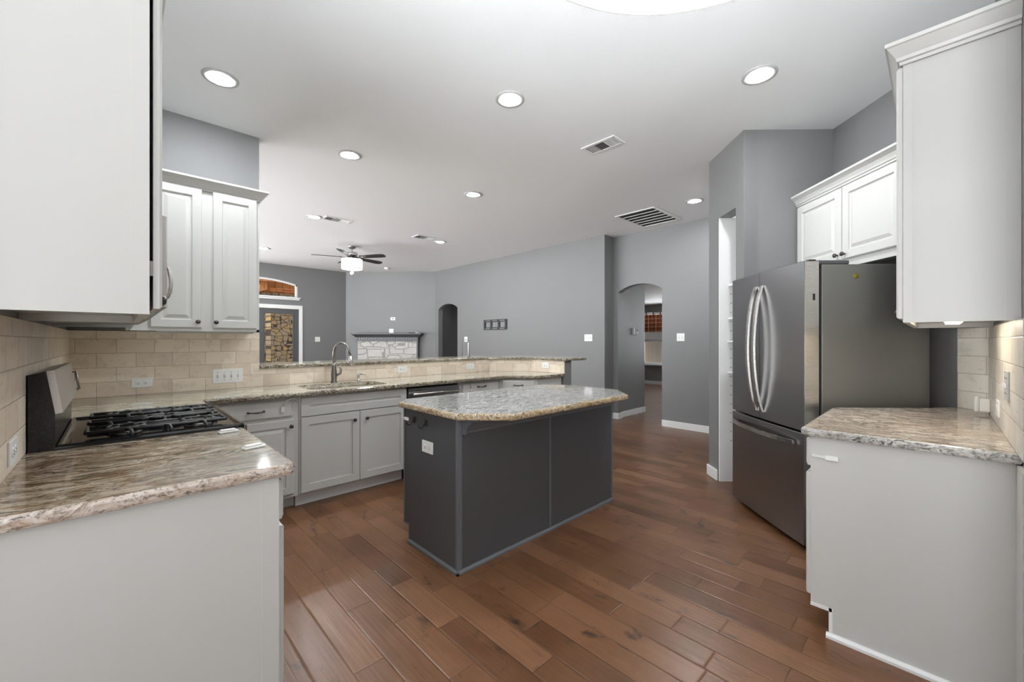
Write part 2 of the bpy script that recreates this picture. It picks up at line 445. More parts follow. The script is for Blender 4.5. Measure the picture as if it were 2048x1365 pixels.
M_BLADE = plain('dark_walnut_blade', (.022, .018, .016), .4)
M_VENTD = plain('duct_dark', (.02, .02, .02), .8)
M_VENTG = plain('vent_grey', (.23, .23, .23), .6)
M_PLAID = plaid('orange_plaid')
M_WSTONE = stone('white_limestone', ((.58, .565, .53), (.68, .67, .645), (.53, .515, .48)), (.30, .29, .28), 3.2, 6.2, .035)
M_PSTONE = stone('patio_stone', ((.26, .21, .14), (.46, .33, .13), (.36, .32, .25)), (.05, .037, .028), 7, 9, .055)
M_PWOOD = boards('patio_cedar', (.40, .16, .05), (.55, .25, .09), 0, .16)
M_FENCE = boards('fence_boards', (.012, .009, .005), (.045, .027, .009), 1, .15)
M_GROUND = plain('patio_concrete', (.3, .28, .25), .9)
M_STICK = plain('olive_sticker', (.20, .17, .02), .5)
M_SLAT = plain('blind_slat_grey', (.055, .06, .07), .5)
M_RING = plain('shaded_white_baffle', (.50, .50, .50), .5)  # white ring greyed to carry the shade of its downward face
M_GREYP = plain('light_grey_plastic', (.42, .43, .44), .45)

# ---------------------------------------------------------------- structure
st('floor', MB().box(-4.6, 11.9, -4.6, 10.6, -.1, 0), M_FLOOR, 'dark reddish-brown hand-scraped wood plank floor', 'floor')
st('ceiling', MB().box(-4.6, 6.2, -4.6, 10.6, CEIL, CEIL + .1), M_CEIL, 'smooth white ceiling over the kitchen and living room', 'ceiling')
st('ceiling_hall', MB().box(6.2, 11.9, .3, 9.4, 2.40, 2.5), M_CEIL, 'lower white ceiling of the room beyond the arch', 'ceiling')
st('wall_left', MB().box(-.36, -.24, 1.44, 4.05, 0, CEIL), M_WALL, 'grey painted wall behind the range at the left')
st('wall_sink', MB().box(-.36, .884, 4.05, 4.17, 0, CEIL), M_WALL, 'grey textured wall above the double-door upper cabinet')
st('wall_bar', MB().prism([(.884, 4.05), (3.486, 4.05), (3.87, 3.666), (3.87, 3.10), (3.985, 3.10), (3.985, 3.714), (3.534, 4.165), (.884, 4.165)], 0, 1.066), M_WALL, 'grey half wall carrying the raised bar')
st('wall_right', MB().box(1.95, 3.47, -.33, -.20, 0, CEIL), M_WALL, 'grey wall behind the right-hand counter')
def uvbox(u0, u1, v0, v1, z0, z1): return MB(UV).box(u0, u1, v0, v1, z0, z1)
st('wall_fridge', uvbox(2.29, 3.55, 2.58, 2.70, 0, CEIL), M_WALL, 'diagonal grey wall behind the refrigerator')
st('wall_pantry', uvbox(3.430, 3.545, 1.855, 2.58, 0, CEIL), M_WALL, 'grey wall to the left of the cabinet over the refrigerator')
m = MB(UV)
m.box(3.430, 3.554, 1.85, 1.97, 0, CEIL); m.box(3.874, 4.054, 1.85, 1.97, 0, CEIL); m.box(3.554, 3.874, 1.85, 1.97, 2.449, CEIL)
st('wall_niche', m, M_WALL, 'grey wall with a tall narrow opening holding white shelves')
st('wall_hall_side', MB().box(4.17, 6.15, 1.42, 1.55, 0, CEIL), M_WALL, 'grey wall running behind the shelf niche')

def arch_wall(M, a0, a1, o0, o1, spring, peak, top, t, n=16):
    """wall in local x (along), thickness y 0..t, with an arched opening o0..o1"""
    mb = MB(M)
    mb.box(a0, o0, 0, t, 0, top); mb.box(o1, a1, 0, t, 0, top)
    c = (o0 + o1) / 2; hw = (o1 - o0) / 2; rise = peak - spring
    R = (hw * hw + rise * rise) / (2 * rise); zc = peak - R
    pts = [(o0 + (o1 - o0) * k / n) for k in range(n + 1)]
    zz = [zc + math.sqrt(max(R * R - (x - c) ** 2, 0)) for x in pts]
    for k in range(n):
        mb.loft([[(pts[k], y, zz[k]), (pts[k + 1], y, zz[k + 1]), (pts[k + 1], y, top), (pts[k], y, top)] for y in (0, t)])
    return mb
# walls running along Y: local x -> +Y, local y -> -X ; mirrored offset
def MY(x): return Matrix(((0, 1, 0, x), (1, 0, 0, 0), (0, 0, 1, 0), (0, 0, 0, 1)))
st('wall_hall', arch_wall(MY(6.03), 1.5, 3.80, 2.945, 3.712, 2.115, 2.225, CEIL, .12), M_WALL, 'grey wall with the arched opening to the far room')
st('wall_long', arch_wall(MY(5.765), 3.92, 8.82, 7.83, 8.62, 2.09, 2.205, CEIL, .12), M_WALL, 'long grey wall with a small arched doorway')
st('wall_return', MB().box(5.765, 6.15, 3.80, 3.92, 0, CEIL), M_WALL, 'short grey return at the end of the long wall')
st('wall_passage', MB().box(6.15, 7.0, 3.752, 3.88, 0, 2.4), M_WALL, 'grey wall of the passage behind the arch')
st('wall_fireplace', MB().prism([(4.20, 10.435), (5.765, 8.755), (5.90, 8.82), (4.30, 10.55)], 0, CEIL), M_WALL, 'grey diagonal corner wall above the fireplace')
m = MB()
m.box(-.36, -.2, 10.435, 10.555, 0, CEIL); m.box(1.3, 1.43, 10.435, 10.555, 0, CEIL); m.box(-.2, 1.3, 10.435, 10.555, 0, .1); m.box(-.2, 1.3, 10.435, 10.555, 2.9, CEIL); m.box(3.105, 4.25, 10.435, 10.555, 0, CEIL)  # the opening left of the patio door is unseen, added for light
m.box(1.43, 3.105, 10.435, 10.555, 2.055, 2.31)
c, hw = 2.27, .795; sp, pk = 2.62, 2.735; R = (hw * hw + (pk - sp) ** 2) / (2 * (pk - sp))
m.box(1.43, c - hw, 10.435, 10.555, 2.31, CEIL); m.box(c + hw, 3.105, 10.435, 10.555, 2.31, CEIL)
ARCP = [(c - hw + 2 * hw * k / 24, pk - R + math.sqrt(R * R - (-hw + 2 * hw * k / 24) ** 2)) for k in range(25)]
for k in range(24):
    (xa, za), (xb, zb) = ARCP[k], ARCP[k + 1]
    m.loft([[(xa, y, za), (xb, y, zb), (xb, y, CEIL), (xa, y, CEIL)] for y in (10.435, 10.555)])
st('wall_far', m, M_WALL, 'grey far wall with the patio door and arched transom window')
m = MB(); m.box(-.36, -.24, 4.17, 4.45, 0, CEIL); m.box(-.36, -.24, 10.25, 10.435, 0, CEIL); m.box(-.36, -.24, 4.45, 10.25, 0, .1); m.box(-.36, -.24, 4.45, 10.25, 2.9, CEIL)
st('wall_living', m, M_WALL, 'grey living room wall around a wide unseen opening added for light')
# breakfast area behind the camera: two walls with openings added for light
m = MB(); m.box(-4.6, -4.48, -4.6, -3.4, 0, CEIL); m.box(-4.6, -4.48, .6, 1.56, 0, CEIL); m.box(-4.6, -4.48, -3.4, .6, 0, .1); m.box(-4.6, -4.48, -3.4, .6, 2.9, CEIL)
st('wall_nook_west', m, M_WALL, 'grey breakfast area wall with a wide unseen opening added for light')
m = MB(); m.box(-4.48, -1.35, -4.6, -4.48, 0, CEIL); m.box(-.45, 2.07, -4.6, -4.48, 0, CEIL); m.box(-1.35, -.45, -4.6, -4.48, 0, .1); m.box(-1.35, -.45, -4.6, -4.48, 2.9, CEIL)
st('wall_nook_south', m, M_WALL, 'grey breakfast area wall with a second unseen opening added for light')
st('wall_nook_north', MB().box(-4.6, -.36, 1.44, 1.56, 0, CEIL), M_WALL, 'grey breakfast area wall beside the cabinets')
st('wall_nook_east', MB().box(1.95, 2.07, -4.48, -.33, 0, CEIL), M_WALL, 'grey wall behind the right-hand cabinets')
# far room
m = MB(); m.box(11.7, 11.82, .3, 1.2, 0, 2.4); m.box(11.7, 11.82, 6.36, 9.4, 0, 2.4); m.box(11.7, 11.82, 1.2, 6.36, 0, .60); m.box(11.7, 11.82, 1.2, 6.36, 2.17, 2.4); m.box(11.7, 11.82, 4.7, 5.08, .6, 2.17)  # the wide hidden opening is added for light
st('wall_far_room', m, M_WALL, 'grey wall of the far room around its window')
st('wall_far_room_south', MB().box(6.15, 11.82, .3, .42, 0, 2.4), M_WALL, 'grey side wall of the far room')
st('wall_far_room_north', MB().box(7.0, 11.82, 6.9, 7.02, 0, 2.4), M_WALL, 'grey north wall of the far room')
# closed hall behind the small arch, with a grey door
m = MB(); m.box(5.885, 7.1, 9.0, 9.1, 0, 2.4); m.box(5.885, 7.1, 7.2, 7.3, 0, 2.4); m.box(7.0, 7.1, 7.3, 9.0, 0, 2.4)
st('wall_closet_hall', m, M_WALL, 'dim grey hall walls behind the small arched doorway')

# tile
st('trim_1', MB().box(-.238, .884, 4.037, 4.05, .914, 1.376), M_TILE_X, 'tan travertine subway tile under the double-door upper cabinet', 'backsplash')
m = MB(); m.box(.884, 3.482, 4.037, 4.05, .914, 1.066); st('trim_2', m, M_TILE_X, 'tan travertine tile strip behind the sink', 'backsplash')
def tile_seg(name, a, b, label, mat, z0, z1, t=.012):
    a, b = Vector(a), Vector(b); d = (b - a); L = d.length; ang = math.atan2(d.y, d.x)
    mb = MB(frame(a.x, a.y, 0, ang)).box(0, L, -t, 0, z0, z1)
    return st(name, mb, mat, label, 'backsplash', (a.x, a.y, 0), ang)
tile_seg('trim_3', (3.484, 4.05), (3.868, 3.666), 'tan travertine tile on the angled bend of the bar', M_TILE_X, .914, 1.066)
tile_seg('trim_4', (3.868, 3.664), (3.868, 3.105), 'tan travertine tile at the right end of the bar', M_TILE_X, .914, 1.066)
st('trim_5', MB().box(-.24, -.227, 1.44, 4.037, .914, 1.376), M_TILE_Y, 'tan travertine tile on the wall behind the range', 'backsplash')
st('trim_6', MB().box(2.10, 3.44, -.20, -.188, .914, 1.379), M_TILE_R, 'pale travertine tile behind the right counter', 'backsplash')
a, b = uv(2.461, 2.58), uv(2.300, 2.58)
tile_seg('trim_7', a, b, 'narrow column of pale travertine tile next to the refrigerator', M_TILE_D, .914, 1.379)

# baseboards
def bb(name, x0, x1, y0, y1, label): st(name, MB().box(x0, x1, y0, y1, 0, .10, .004), M_TRIM, label, 'baseboard')
bb('baseboard_hall', 6.012, 6.03, 1.56, 2.945, 'white baseboard under the two-gang switch wall')
bb('baseboard_jamb', 6.012, 6.15, 3.697, 3.80, 'white baseboard at the left foot of the arch')
bb('baseboard_passage', 6.15, 7.01, 3.735, 3.752, 'white baseboard along the passage wall')
bb('baseboard_reveal', 6.012, 6.15, 2.93, 2.947, 'white baseboard inside the right side of the arch')
bb('baseboard_long', 5.748, 5.765, 3.80, 7.83, 'white baseboard along the long grey wall')
bb('baseboard_return', 5.748, 6.03, 3.782, 3.80, 'white baseboard on the short return wall')
bb('baseboard_far_room', 11.68, 11.70, 4.0, 6.9, 'white baseboard under the far window')
st('baseboard_niche', MB(UV).box(3.874, 4.07, 1.833, 1.85, 0, .10, .004).box(4.054, 4.071, 1.85, 1.97, 0, .10, .004), M_TRIM, 'white baseboard at the foot of the shelf niche', 'baseboard')

# ---------------------------------------------------------------- cabinet fronts
RAISED = lambda yf: [(0, yf + .006), (.006, yf), (.056, yf), (.060, yf + .009), (.070, yf + .010), (.092, yf + .002), (.096, yf + .002)]
SHAKER = lambda yf: [(0, yf + .002), (.002, yf), (.060, yf), (.062, yf + .009)]
FLAT = lambda yf: [(0, yf + .008), (.009, yf + .001), (.013, yf)]
def knob_on(parent, x, z, yf, M):
    mb = MB(M).lathe([(.0055, yf), (.0055, yf - .012), (.012, yf - .016), (.0155, yf - .021), (.0145, yf - .027), (.007, yf - .031), (0, yf - .0315)], (x, 0, z), 16, 'y')
    return put('knob', mb, M_KNOB, parent)
def pull_on(parent, x, z, yf, M, w=.10):
    P = [(x - w / 2, yf, z), (x - w / 2, yf - .018, z), (x - w / 2 + .012, yf - .024, z), (x - w / 4, yf - .027, z - .002), (x, yf - .03, z - .003), (x + w / 4, yf - .027, z - .002), (x + w / 2 - .012, yf - .024, z), (x + w / 2, yf - .018, z), (x + w / 2, yf, z)]
    return put('pull', MB(M).tube(P, [.008, .007, .0045, .005, .0065, .005, .0045, .007, .008], 8), M_KNOB, parent)
def front(name, r, M, x0, x1, z0, z1, yb, style=RAISED, t=.019, mat=None):
    mb = MB(M).panel(x0, x1, z0, z1, yb, style(yb - t))
    o = put(name, mb, mat or M_CAB, r); return o
def crown_path(pts, prof, close=False):
    """sweep a crown profile (out, z) along plan points; outward is to the right of travel"""
    n = len(pts); rings = []
    for i in range(n):
        p = Vector(pts[i])
        a = (Vector(pts[i]) - Vector(pts[i - 1])).normalized() if i else None
        b = (Vector(pts[i + 1]) - p).normalized() if i < n - 1 else None
        na = Vector((a.y, -a.x)) if a else None; nb = Vector((b.y, -b.x)) if b else None
        if na is None: d = nb
        elif nb is None: d = na
        else: d = (na + nb) / (1 + na.dot(nb))
        rings.append([(p.x + d.x * o, p.y + d.y * o, z) for o, z in prof])
    return MB().loft(rings)
def crown_prof(z0, h=.075, out=.055):
    return [(-.004, z0 - .012), (.010, z0 - .012), (.012, z0), (.018, z0 + .004), (.022, z0 + h * .22), (.034, z0 + h * .5), (out - .006, z0 + h * .75), (out, z0 + h * .8), (out, z0 + h), (-.004, z0 + h)]

# ---- left run -------------------------------------------------------------
ML = frame(.37, 0, 0, PI / 2)      # local x = world y, local -y = world +x
r = root('base_cabinet', 'white base cabinet under the brown streaked counter nearest the camera', 'cabinet', (.065, 1.82, 0))
m = MB(); m.loft([[(-.236, y, 0), (.295, y, 0), (.295, y, .105), (.37, y, .105), (.37, y, .876), (-.236, y, .876)] for y in (1.455, 2.192)])
m.box(.325, .372, 1.450, 1.456, .0, .874)
put('body', m, M_CAB, r)
f = front('drawer', r, ML, 1.458, 2.18, .737, .862, 0, FLAT); pull_on(f, 1.82, .80, -.019, ML)
f = front('door', r, ML, 1.458, 2.18, .125, .715, 0); knob_on(f, 2.14, .66, -.019, ML)
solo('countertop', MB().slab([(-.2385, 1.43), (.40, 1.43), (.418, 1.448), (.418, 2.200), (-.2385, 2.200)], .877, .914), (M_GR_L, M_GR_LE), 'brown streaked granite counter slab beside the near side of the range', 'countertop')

# ---- sink run cabinets -----------------------------------------------------
MS = Matrix.Identity(4)
YF = 3.452                                             # face frame plane
r = root('base_cabinet', 'white corner base cabinet with one drawer left of the sink', 'cabinet', (.6, 3.75, 0))
m = MB(); m.prism([(-.224, 2.97), (.37, 2.97), (.37, YF), (1.018, YF), (1.018, 4.035), (-.224, 4.035)], .105, .876)
m.prism([(-.224, 2.97), (.295, 2.97), (.295, 3.555), (1.018, 3.555), (1.018, 4.035), (-.224, 4.035)], 0, .105)
put('body', m, M_CAB, r)
f = front('drawer', r, MS, .50, .975, .727, .857, YF, FLAT); pull_on(f, .729, .788, YF - .019, MS)
f = front('door', r, MS, .50, .985, .13, .705, YF); knob_on(f, .960, .655, YF - .019, MS)
r = root('sink_cabinet', 'white two-door sink cabinet with a plain panel under the sink', 'cabinet', (1.48, 3.75, 0))
m = MB(); m.box(1.020, 1.946, YF - .004, 4.035, .112, .70); m.box(1.020, 1.946, YF - .004, 3.475, .70, .876); m.box(1.020, 1.05, 3.475, 4.035, .70, .876); m.box(1.916, 1.946, 3.475, 4.035, .70, .876); put('body', m, M_CAB, r)
put('toe_kick', MB().box(1.020, 1.946, 3.528, 3.545, 0, .112), M_TRIM, r)
front('false_front', r, MS, 1.034, 1.942, .716, .862, YF - .004, SHAKER)
f = front('door', r, MS, 1.034, 1.498, .122, .708, YF - .004, SHAKER); knob_on(f, 1.449, .639, YF - .023, MS)
f = front('door', r, MS, 1.502, 1.942, .122, .708, YF - .004, SHAKER); knob_on(f, 1.556, .642, YF - .023, MS)
r = root('dishwasher', 'dark stainless dishwasher with a bar handle right of the sink cabinet', 'dishwasher', (2.248, 3.74, 0))
put('body', MB().box(1.955, 2.540, 3.46, 4.03, .10, .872), M_DARK, r)
put('door', MB().box(1.958, 2.538, 3.42, 3.46, .11, .858, .004), M_STEEL, r)
put('kick_plate', MB().box(1.958, 2.538, 3.53, 3.54, 0, .10), M_BLACKM, r)
h = MB().tube([(1.985, 3.378, .806), (2.51, 3.378, .806)], .011, 12)
h.tube([(2.01, 3.378, .806), (2.01, 3.42, .806)], .008, 8).tube([(2.485, 3.378, .806), (2.485, 3.42, .806)], .008, 8)
put('handle', h, M_STEEL_L, r)
put('vent_slot', MB().box(2.03, 2.10, 3.4185, 3.421, .836, .841), M_DARK, r)
r = root('base_cabinet', 'white drawer cabinet right of the dishwasher', 'cabinet', (2.84, 3.75, 0))
m = MB(); m.box(2.548, 3.118, YF, 4.035, .105, .876); m.box(2.548, 3.118, 3.53, 4.035, 0, .105); put('body', m, M_CAB, r)
f = front('drawer', r, MS, 2.60, 3.10, .742, .857, YF, FLAT); pull_on(f, 2.85, .815, YF - .019, MS)
f = front('door', r, MS, 2.60, 3.10, .13, .72, YF); knob_on(f, 2.64, .66, YF - .019, MS)
r = root('base_cabinet', 'white angled corner cabinet at the right end of the bar', 'cabinet', (3.5, 3.6, 0))
K1, K2 = (3.125, YF), (3.43, YF - .305)
m = MB(); m.prism([(3.121, 4.035), (3.121, YF), K1, K2, (3.853, K2[1]), (3.853, 3.655), (3.473, 4.035)], .105, .876)
m.prism([(3.121, 4.035), (3.121, 3.53), (3.16, 3.53), (3.47, 3.21), (3.853, 3.21), (3.853, 3.655), (3.473, 4.035)], 0, .105); put('body', m, M_CAB, r)
MD = frame(K1[0], K1[1], 0, -PI / 4)
f = front('drawer', r, MD, .03, .40, .742, .857, 0, FLAT); pull_on(f, .215, .808, -.019, MD)
f = front('door', r, MD, .03, .40, .13, .72, 0); knob_on(f, .08, .66, -.019, MD)

ct = solo('countertop', MB().slab([(-.2385, 2.956), (.415, 2.956), (.415, 3.385), (3.145, 3.385), (3.415, 3.115), (3.865, 3.115), (3.865, 3.667), (3.486, 4.0485), (-.2385, 4.0485)], .877, .914), (M_GR_S, M_GR_SE), 'long grey-green granite counter slab around the sink', 'countertop', origin=(0, 0, .877))
SINK = [(1.20, 3.47)] + arc(1.72, 3.55, .08, -PI / 2, 0, 6) + arc(1.70, 3.80, .10, 0, PI / 2, 6) + arc(1.22, 3.80, .10, PI / 2, PI, 6) + arc(1.20, 3.55, .08, PI, 3 * PI / 2 - .05, 6)
cut(ct, MB().prism(SINK, .85, .95))
r = root('sink', 'undermount steel sink basin set in the long counter', 'sink', (1.46, 3.68, .72))
so = inset(SINK, -.008); si = inset(SINK, .004)
m = MB(); m.loft([[(x, y, .876) for x, y in so], [(x, y, .876) for x, y in si], [(x, y, .76) for x, y in inset(SINK, .012)], [(x, y, .735) for x, y in inset(SINK, .04)], [(x, y, .732) for x, y in inset(SINK, .14)]], True)
put('basin', m, M_STEEL_L, r)
put('drain', MB().lathe([(.045, .7325), (.045, .7345), (.03, .735), (.028, .7335)], (1.46, 3.69, 0), 20), M_NICKEL, r)

r = root('faucet', 'dark nickel gooseneck pull-down kitchen faucet behind the sink', 'faucet', (1.47, 3.93, .914))
bx, by = 1.47, 3.93
put('body', MB().lathe([(.030, .914), (.030, .922), (.024, .935), (.026, .99), (.024, 1.02), (.016, 1.075), (.013, 1.10)], (bx, by, 0), 20), M_NICKEL, r)
dx, dy = .62, -.78
P = [(bx, by, 1.09), (bx, by, 1.19)] + [(bx + dx * (.075 - .075 * math.cos(t)), by + dy * (.075 - .075 * math.cos(t)), 1.19 + .095 * math.sin(t)) for t in [PI * k / 12 for k in range(1, 12)]]
E2 = (bx + dx * .160, by + dy * .160, 1.165)
P.append(E2)
put('spout', MB().tube(P, .0125, 12), M_NICKEL, r)
F2 = (bx + dx * .178, by + dy * .178, 1.075)
put('spray_head', MB().tube([E2, (bx + dx * .168, by + dy * .168, 1.12), F2], [.014, .0175, .019], 12), M_CHROME, r)
put('spray_button', MB().tube([(bx + dx * .155, by + dy * .155 - .012, 1.15), (bx + dx * .161, by + dy * .161 - .012, 1.118)], .008, 8), M_BLACKM, r)
put('lever', MB().tube([(bx + .02, by - .015, .985), (bx + .05, by - .02, 1.0), (bx + .057, by - .02, 1.035), (bx + .046, by - .018, 1.075)], [.013, .012, .009, .007], 10), M_NICKEL, r)
r = root('soap_dispenser', 'small nickel soap dispenser pump to the right of the faucet', 'soap dispenser', (1.715, 3.955, .914))
put('body', MB().lathe([(.018, .914), (.018, .92), (.011, .925), (.011, .955), (.013, .96), (.013, .982), (.004, .985)], (1.715, 3.955, 0), 16), M_CHROME, r)
put('nozzle', MB().tube([(1.715, 3.955, .978), (1.755, 3.925, .979), (1.775, 3.91, .974)], [.007, .006, .005], 8), M_CHROME, r)

# bar top
solo('bar_countertop', MB().slab([(.889, 4.015), (3.455, 4.015), (3.835, 3.635), (3.835, 3.06), (4.24, 3.06), (4.285, 3.105), (4.285, 3.86), (3.69, 4.47), (.889, 4.47)], 1.067, 1.099, .010), (M_GR_S, M_GR_SE), 'raised granite bar ledge bending around above the sink counter', 'countertop', origin=(.3, .2, 1.067))
# wire stand on the bar
r = root('wire_stand', 'thin wire arch stand with a white rod on the raised bar', 'stand', (3.27, 4.26, 1.099))
cx, cy = 3.27, 4.26
ex, ey = .72, -.694
pts = [(cx - ex * .045, cy - ey * .045, 1.102)] + [(cx - ex * .045 * math.cos(t), cy - ey * .045 * math.cos(t), 1.275 + .045 * math.sin(t)) for t in [PI * k / 12 for k in range(13)]] + [(cx + ex * .045, cy + ey * .045, 1.102)]
put('wire', MB().tube(pts, .0032, 6), M_NICKEL, r)
put('rod', MB().tube([(cx + ex * .032, cy + ey * .032, 1.102), (cx + ex * .032, cy + ey * .032, 1.285)], .006, 8), M_PLATE, r)
put('base', MB().lathe([(.06, 1.099), (.06, 1.103), (.05, 1.105)], (cx, cy, 0), 20), M_NICKEL, r)

# ---------------------------------------------------------------- upper cabinets, left side
r = root('upper_cabinet', 'tall white upper cabinet at the left edge, its plain side facing the camera', 'cabinet', (-.09, 1.82, 1.376))
m = MB(); m.box(-.2395, .064, 1.455, 1.473, 1.376, 2.42); m.box(-.2395, .064, 2.172, 2.190, 1.376, 2.42)
m.box(-.2395, .045, 1.473, 2.172, 1.402, 2.42); m.box(.045, .064, 1.473, 2.172, 1.376, 2.42)
m.box(.030, .0635, 1.4525, 1.456, 1.376, 2.42)
put('body', m, M_CAB, r)
f = front('door', r, frame(.0715, 0, 0, PI / 2), 1.463, 1.822, 1.392, 2.405, 0); knob_on(f, 1.79, 1.44, -.019, frame(.0715, 0, 0, PI / 2))
f = front('door', r, frame(.0715, 0, 0, PI / 2), 1.826, 2.185, 1.392, 2.405, 0); knob_on(f, 1.858, 1.44, -.019, frame(.0715, 0, 0, PI / 2))
put('crown', crown_path([(-.2395, 1.455), (.068, 1.455), (.068, 2.19)], crown_prof(2.42)), M_CAB, r)
for z in (1.50, 2.25): put('hinge', MB().box(.064, .0715, 1.466, 1.476, z - .02, z + .02), M_NICKEL, r)

r = root('microwave', 'stainless over-the-range microwave, only its front edge and curved handle showing', 'microwave', (-.05, 2.57, 1.39))
m = MB(); m.loft([[(-.226, y, 1.392), (.085, y, 1.392), (.120, y, 1.415), (.128, y, 1.44), (.128, y, 1.82), (-.226, y, 1.82)] for y in (2.2, 2.95)])
put('body', m, M_STEEL_S, r)
put('door', MB().box(.129, .150, 2.2, 2.75, 1.44, 1.82, .005), M_STEEL_B, r)
put('control_panel', MB().box(.129, .148, 2.754, 2.95, 1.44, 1.82, .004), M_BLACK, r)
put('handle', MB().tube([(.148, 2.215, 1.625), (.157, 2.215, 1.60), (.163, 2.215, 1.565), (.164, 2.215, 1.54), (.161, 2.215, 1.51), (.155, 2.215, 1.488), (.148, 2.215, 1.478)], [.004, .006, .007, .007, .007, .006, .004], 10), M_STEEL_L, r)

r = root('upper_cabinet', 'white corner upper cabinet partly hidden behind the microwave', 'cabinet', (-.09, 3.5, 1.376))
m = MB(); m.box(-.224, .062, 2.96, 2.978, 1.376, 2.42); m.box(-.224, .062, 2.978, 4.048, 1.402, 2.42); m.box(.043, .062, 2.978, 3.72, 1.376, 2.42); put('body', m, M_CAB, r)
front('door', r, frame(.062, 0, 0, PI / 2), 2.97, 3.66, 1.40, 2.405, 0)
r = root('upper_cabinet', 'white double-door upper cabinet on the tiled sink wall', 'cabinet', (.44, 3.88, 1.376))
UY = 3.73
m = MB(); m.box(.064, .815, UY, 4.045, 1.392, 2.42); m.box(.064, .815, UY, UY + .02, 1.376, 1.392); m.box(.797, .815, UY, 4.045, 1.376, 1.392); put('body', m, M_CAB, r)
f = front('door', r, MS, .165, .449, 1.400, 2.408, UY); knob_on(f, .424, 1.443, UY - .019, MS)
f = front('door', r, MS, .514, .796, 1.400, 2.408, UY); knob_on(f, .531, 1.443, UY - .019, MS)
put('crown', crown_path([(.064, UY), (.815, UY), (.815, 4.045)], crown_prof(2.415, .068, .058)), M_CAB, r)
put('light_rail', MB().box(.20, .79, UY + .06, UY + .10, 1.362, 1.392), M_CAB, r)

# ---------------------------------------------------------------- range
r = root('range', 'black and stainless gas range with cast iron grates', 'range', (.09, 2.577, 0))
Y0, Y1 = 2.2, 2.953
put('body', MB().box(-.215, .385, Y0, Y1, 0, .90), M_BLACK, r)
m = MB(); m.loft([[(-.222, y, .90), (-.222, y, 1.185), (-.180, y, 1.197), (-.158, y, 1.044), (-.158, y, .90)] for y in (Y0, Y1)])
put('backguard', m, M_BLKTX, r)
m = MB(); m.loft([[(-.1795, y, 1.1975), (-.160, y, 1.2), (-.139, y, 1.046), (-.158, y, 1.042)] for y in (Y0 + .002, Y1 - .002)])
cp = put('control_panel', m, M_STEEL_B, r)
m = MB(); m.tube([(-.152, 2.90, 1.155), (-.142, 2.90, 1.16), (-.130, 2.90, 1.075), (-.138, 2.90, 1.07)], .005, 8); put('handle', m, M_NICKEL, cp)
# cooktop pan with raised rim
m = MB()
pts = [(-.158, Y0), (.40, Y0), (.425, Y0 + .02), (.425, Y1 - .02), (.40, Y1), (-.158, Y1)]
m.loft([[(x, y, z) for x, y in inset(pts, d)] for d, z in ((.0, .902), (0, .922), (.006, .929), (.014, .929), (.024, .921), (.03, .920))])
put('cooktop', m, M_BLACK, r)
put('front_panel', MB().box(.385, .418, Y0, Y1, .80, .902, .006), M_STEEL_L, r)
put('oven_door', MB().box(.385, .42, Y0 + .004, Y1 - .004, .22, .79, .006), M_STEEL_L, r)
put('oven_handle', MB().tube([(.42, Y0 + .06, .73), (.455, Y0 + .06, .735), (.455, Y1 - .06, .735), (.42, Y1 - .06, .73)], .011, 10), M_STEEL_L, r)
for k in range(5):
    y = Y0 + .09 + k * .143
    put('knob', MB().lathe([(.020, .418), (.019, .436), (.012, .440), (0, .4405)], (0, y, .886), 16, 'x').box(.438, .449, y - .004, y + .004, .868, .906), M_CHROME, r)
BUR = [(.03, 2.36), (.03, 2.79), (.27, 2.36), (.27, 2.79), (.15, 2.577)]
for (x, y) in BUR:
    b = put('burner', MB().lathe([(.052, .920), (.05, .928), (.040, .931), (.040, .934)], (x, y, 0), 24), M_NICKEL, r)
    put('burner_cap', MB().lathe([(.036, .934), (.036, .940), (.030, .943), (0, .943)], (x, y, 0), 24), M_IRON, b)
def grate(y0, y1, bur):
    mb = MB(); z = .946; q = .0072
    xa, xb = -.085, .365; ym = (y0 + y1) / 2; yy = ((y0 + .055), (y1 - .055))
    for y in yy: mb.tube([(xa, y, z), (xb, y, z)], q, 6)                     # two long bars front to back
    for y in (ym - .022, ym + .022): mb.tube([(xa + .01, y, z - .003), (xb - .01, y, z - .003)], q * .8, 6)
    for x in (xa, xb): mb.tube([(x, yy[0], z), (x, yy[1], z)], q, 6)
    for x in ((.03, .15, .27) if len(bur) > 1 else (-.03, .15, .33)):        # bent feet reaching out to the rim
        for y, e in ((yy[0], y0), (yy[1], y1)):
            mb.tube([(x, y, z), (x + .012, (y + e) / 2, z + .002), (x + .016, e, z - .006), (x + .016, e, .924)], [q, q, q, .0085], 6)
    for bx_, by_ in bur:
        mb.tube([(bx_ + .058 * math.cos(2 * PI * k / 16), by_ + .058 * math.sin(2 * PI * k / 16), z + .002) for k in range(17)], q * .9, 6, False)
        for a in (PI / 4, 3 * PI / 4, 5 * PI / 4, 7 * PI / 4):
            ca, sa = math.cos(a), math.sin(a)
            mb.tube([(bx_ + .032 * ca, by_ + .032 * sa, z + .004), (bx_ + .058 * ca, by_ + .058 * sa, z + .003), (bx_ + .098 * ca, by_ + .085 * sa, z)], q, 6)
    return mb
put('grate', grate(2.235, 2.473, BUR[0:3:2]), M_IRON, r)
put('grate', grate(2.681, 2.918, BUR[1:4:2]), M_IRON, r)
put('grate', grate(2.483, 2.671, BUR[4:]), M_IRON, r)

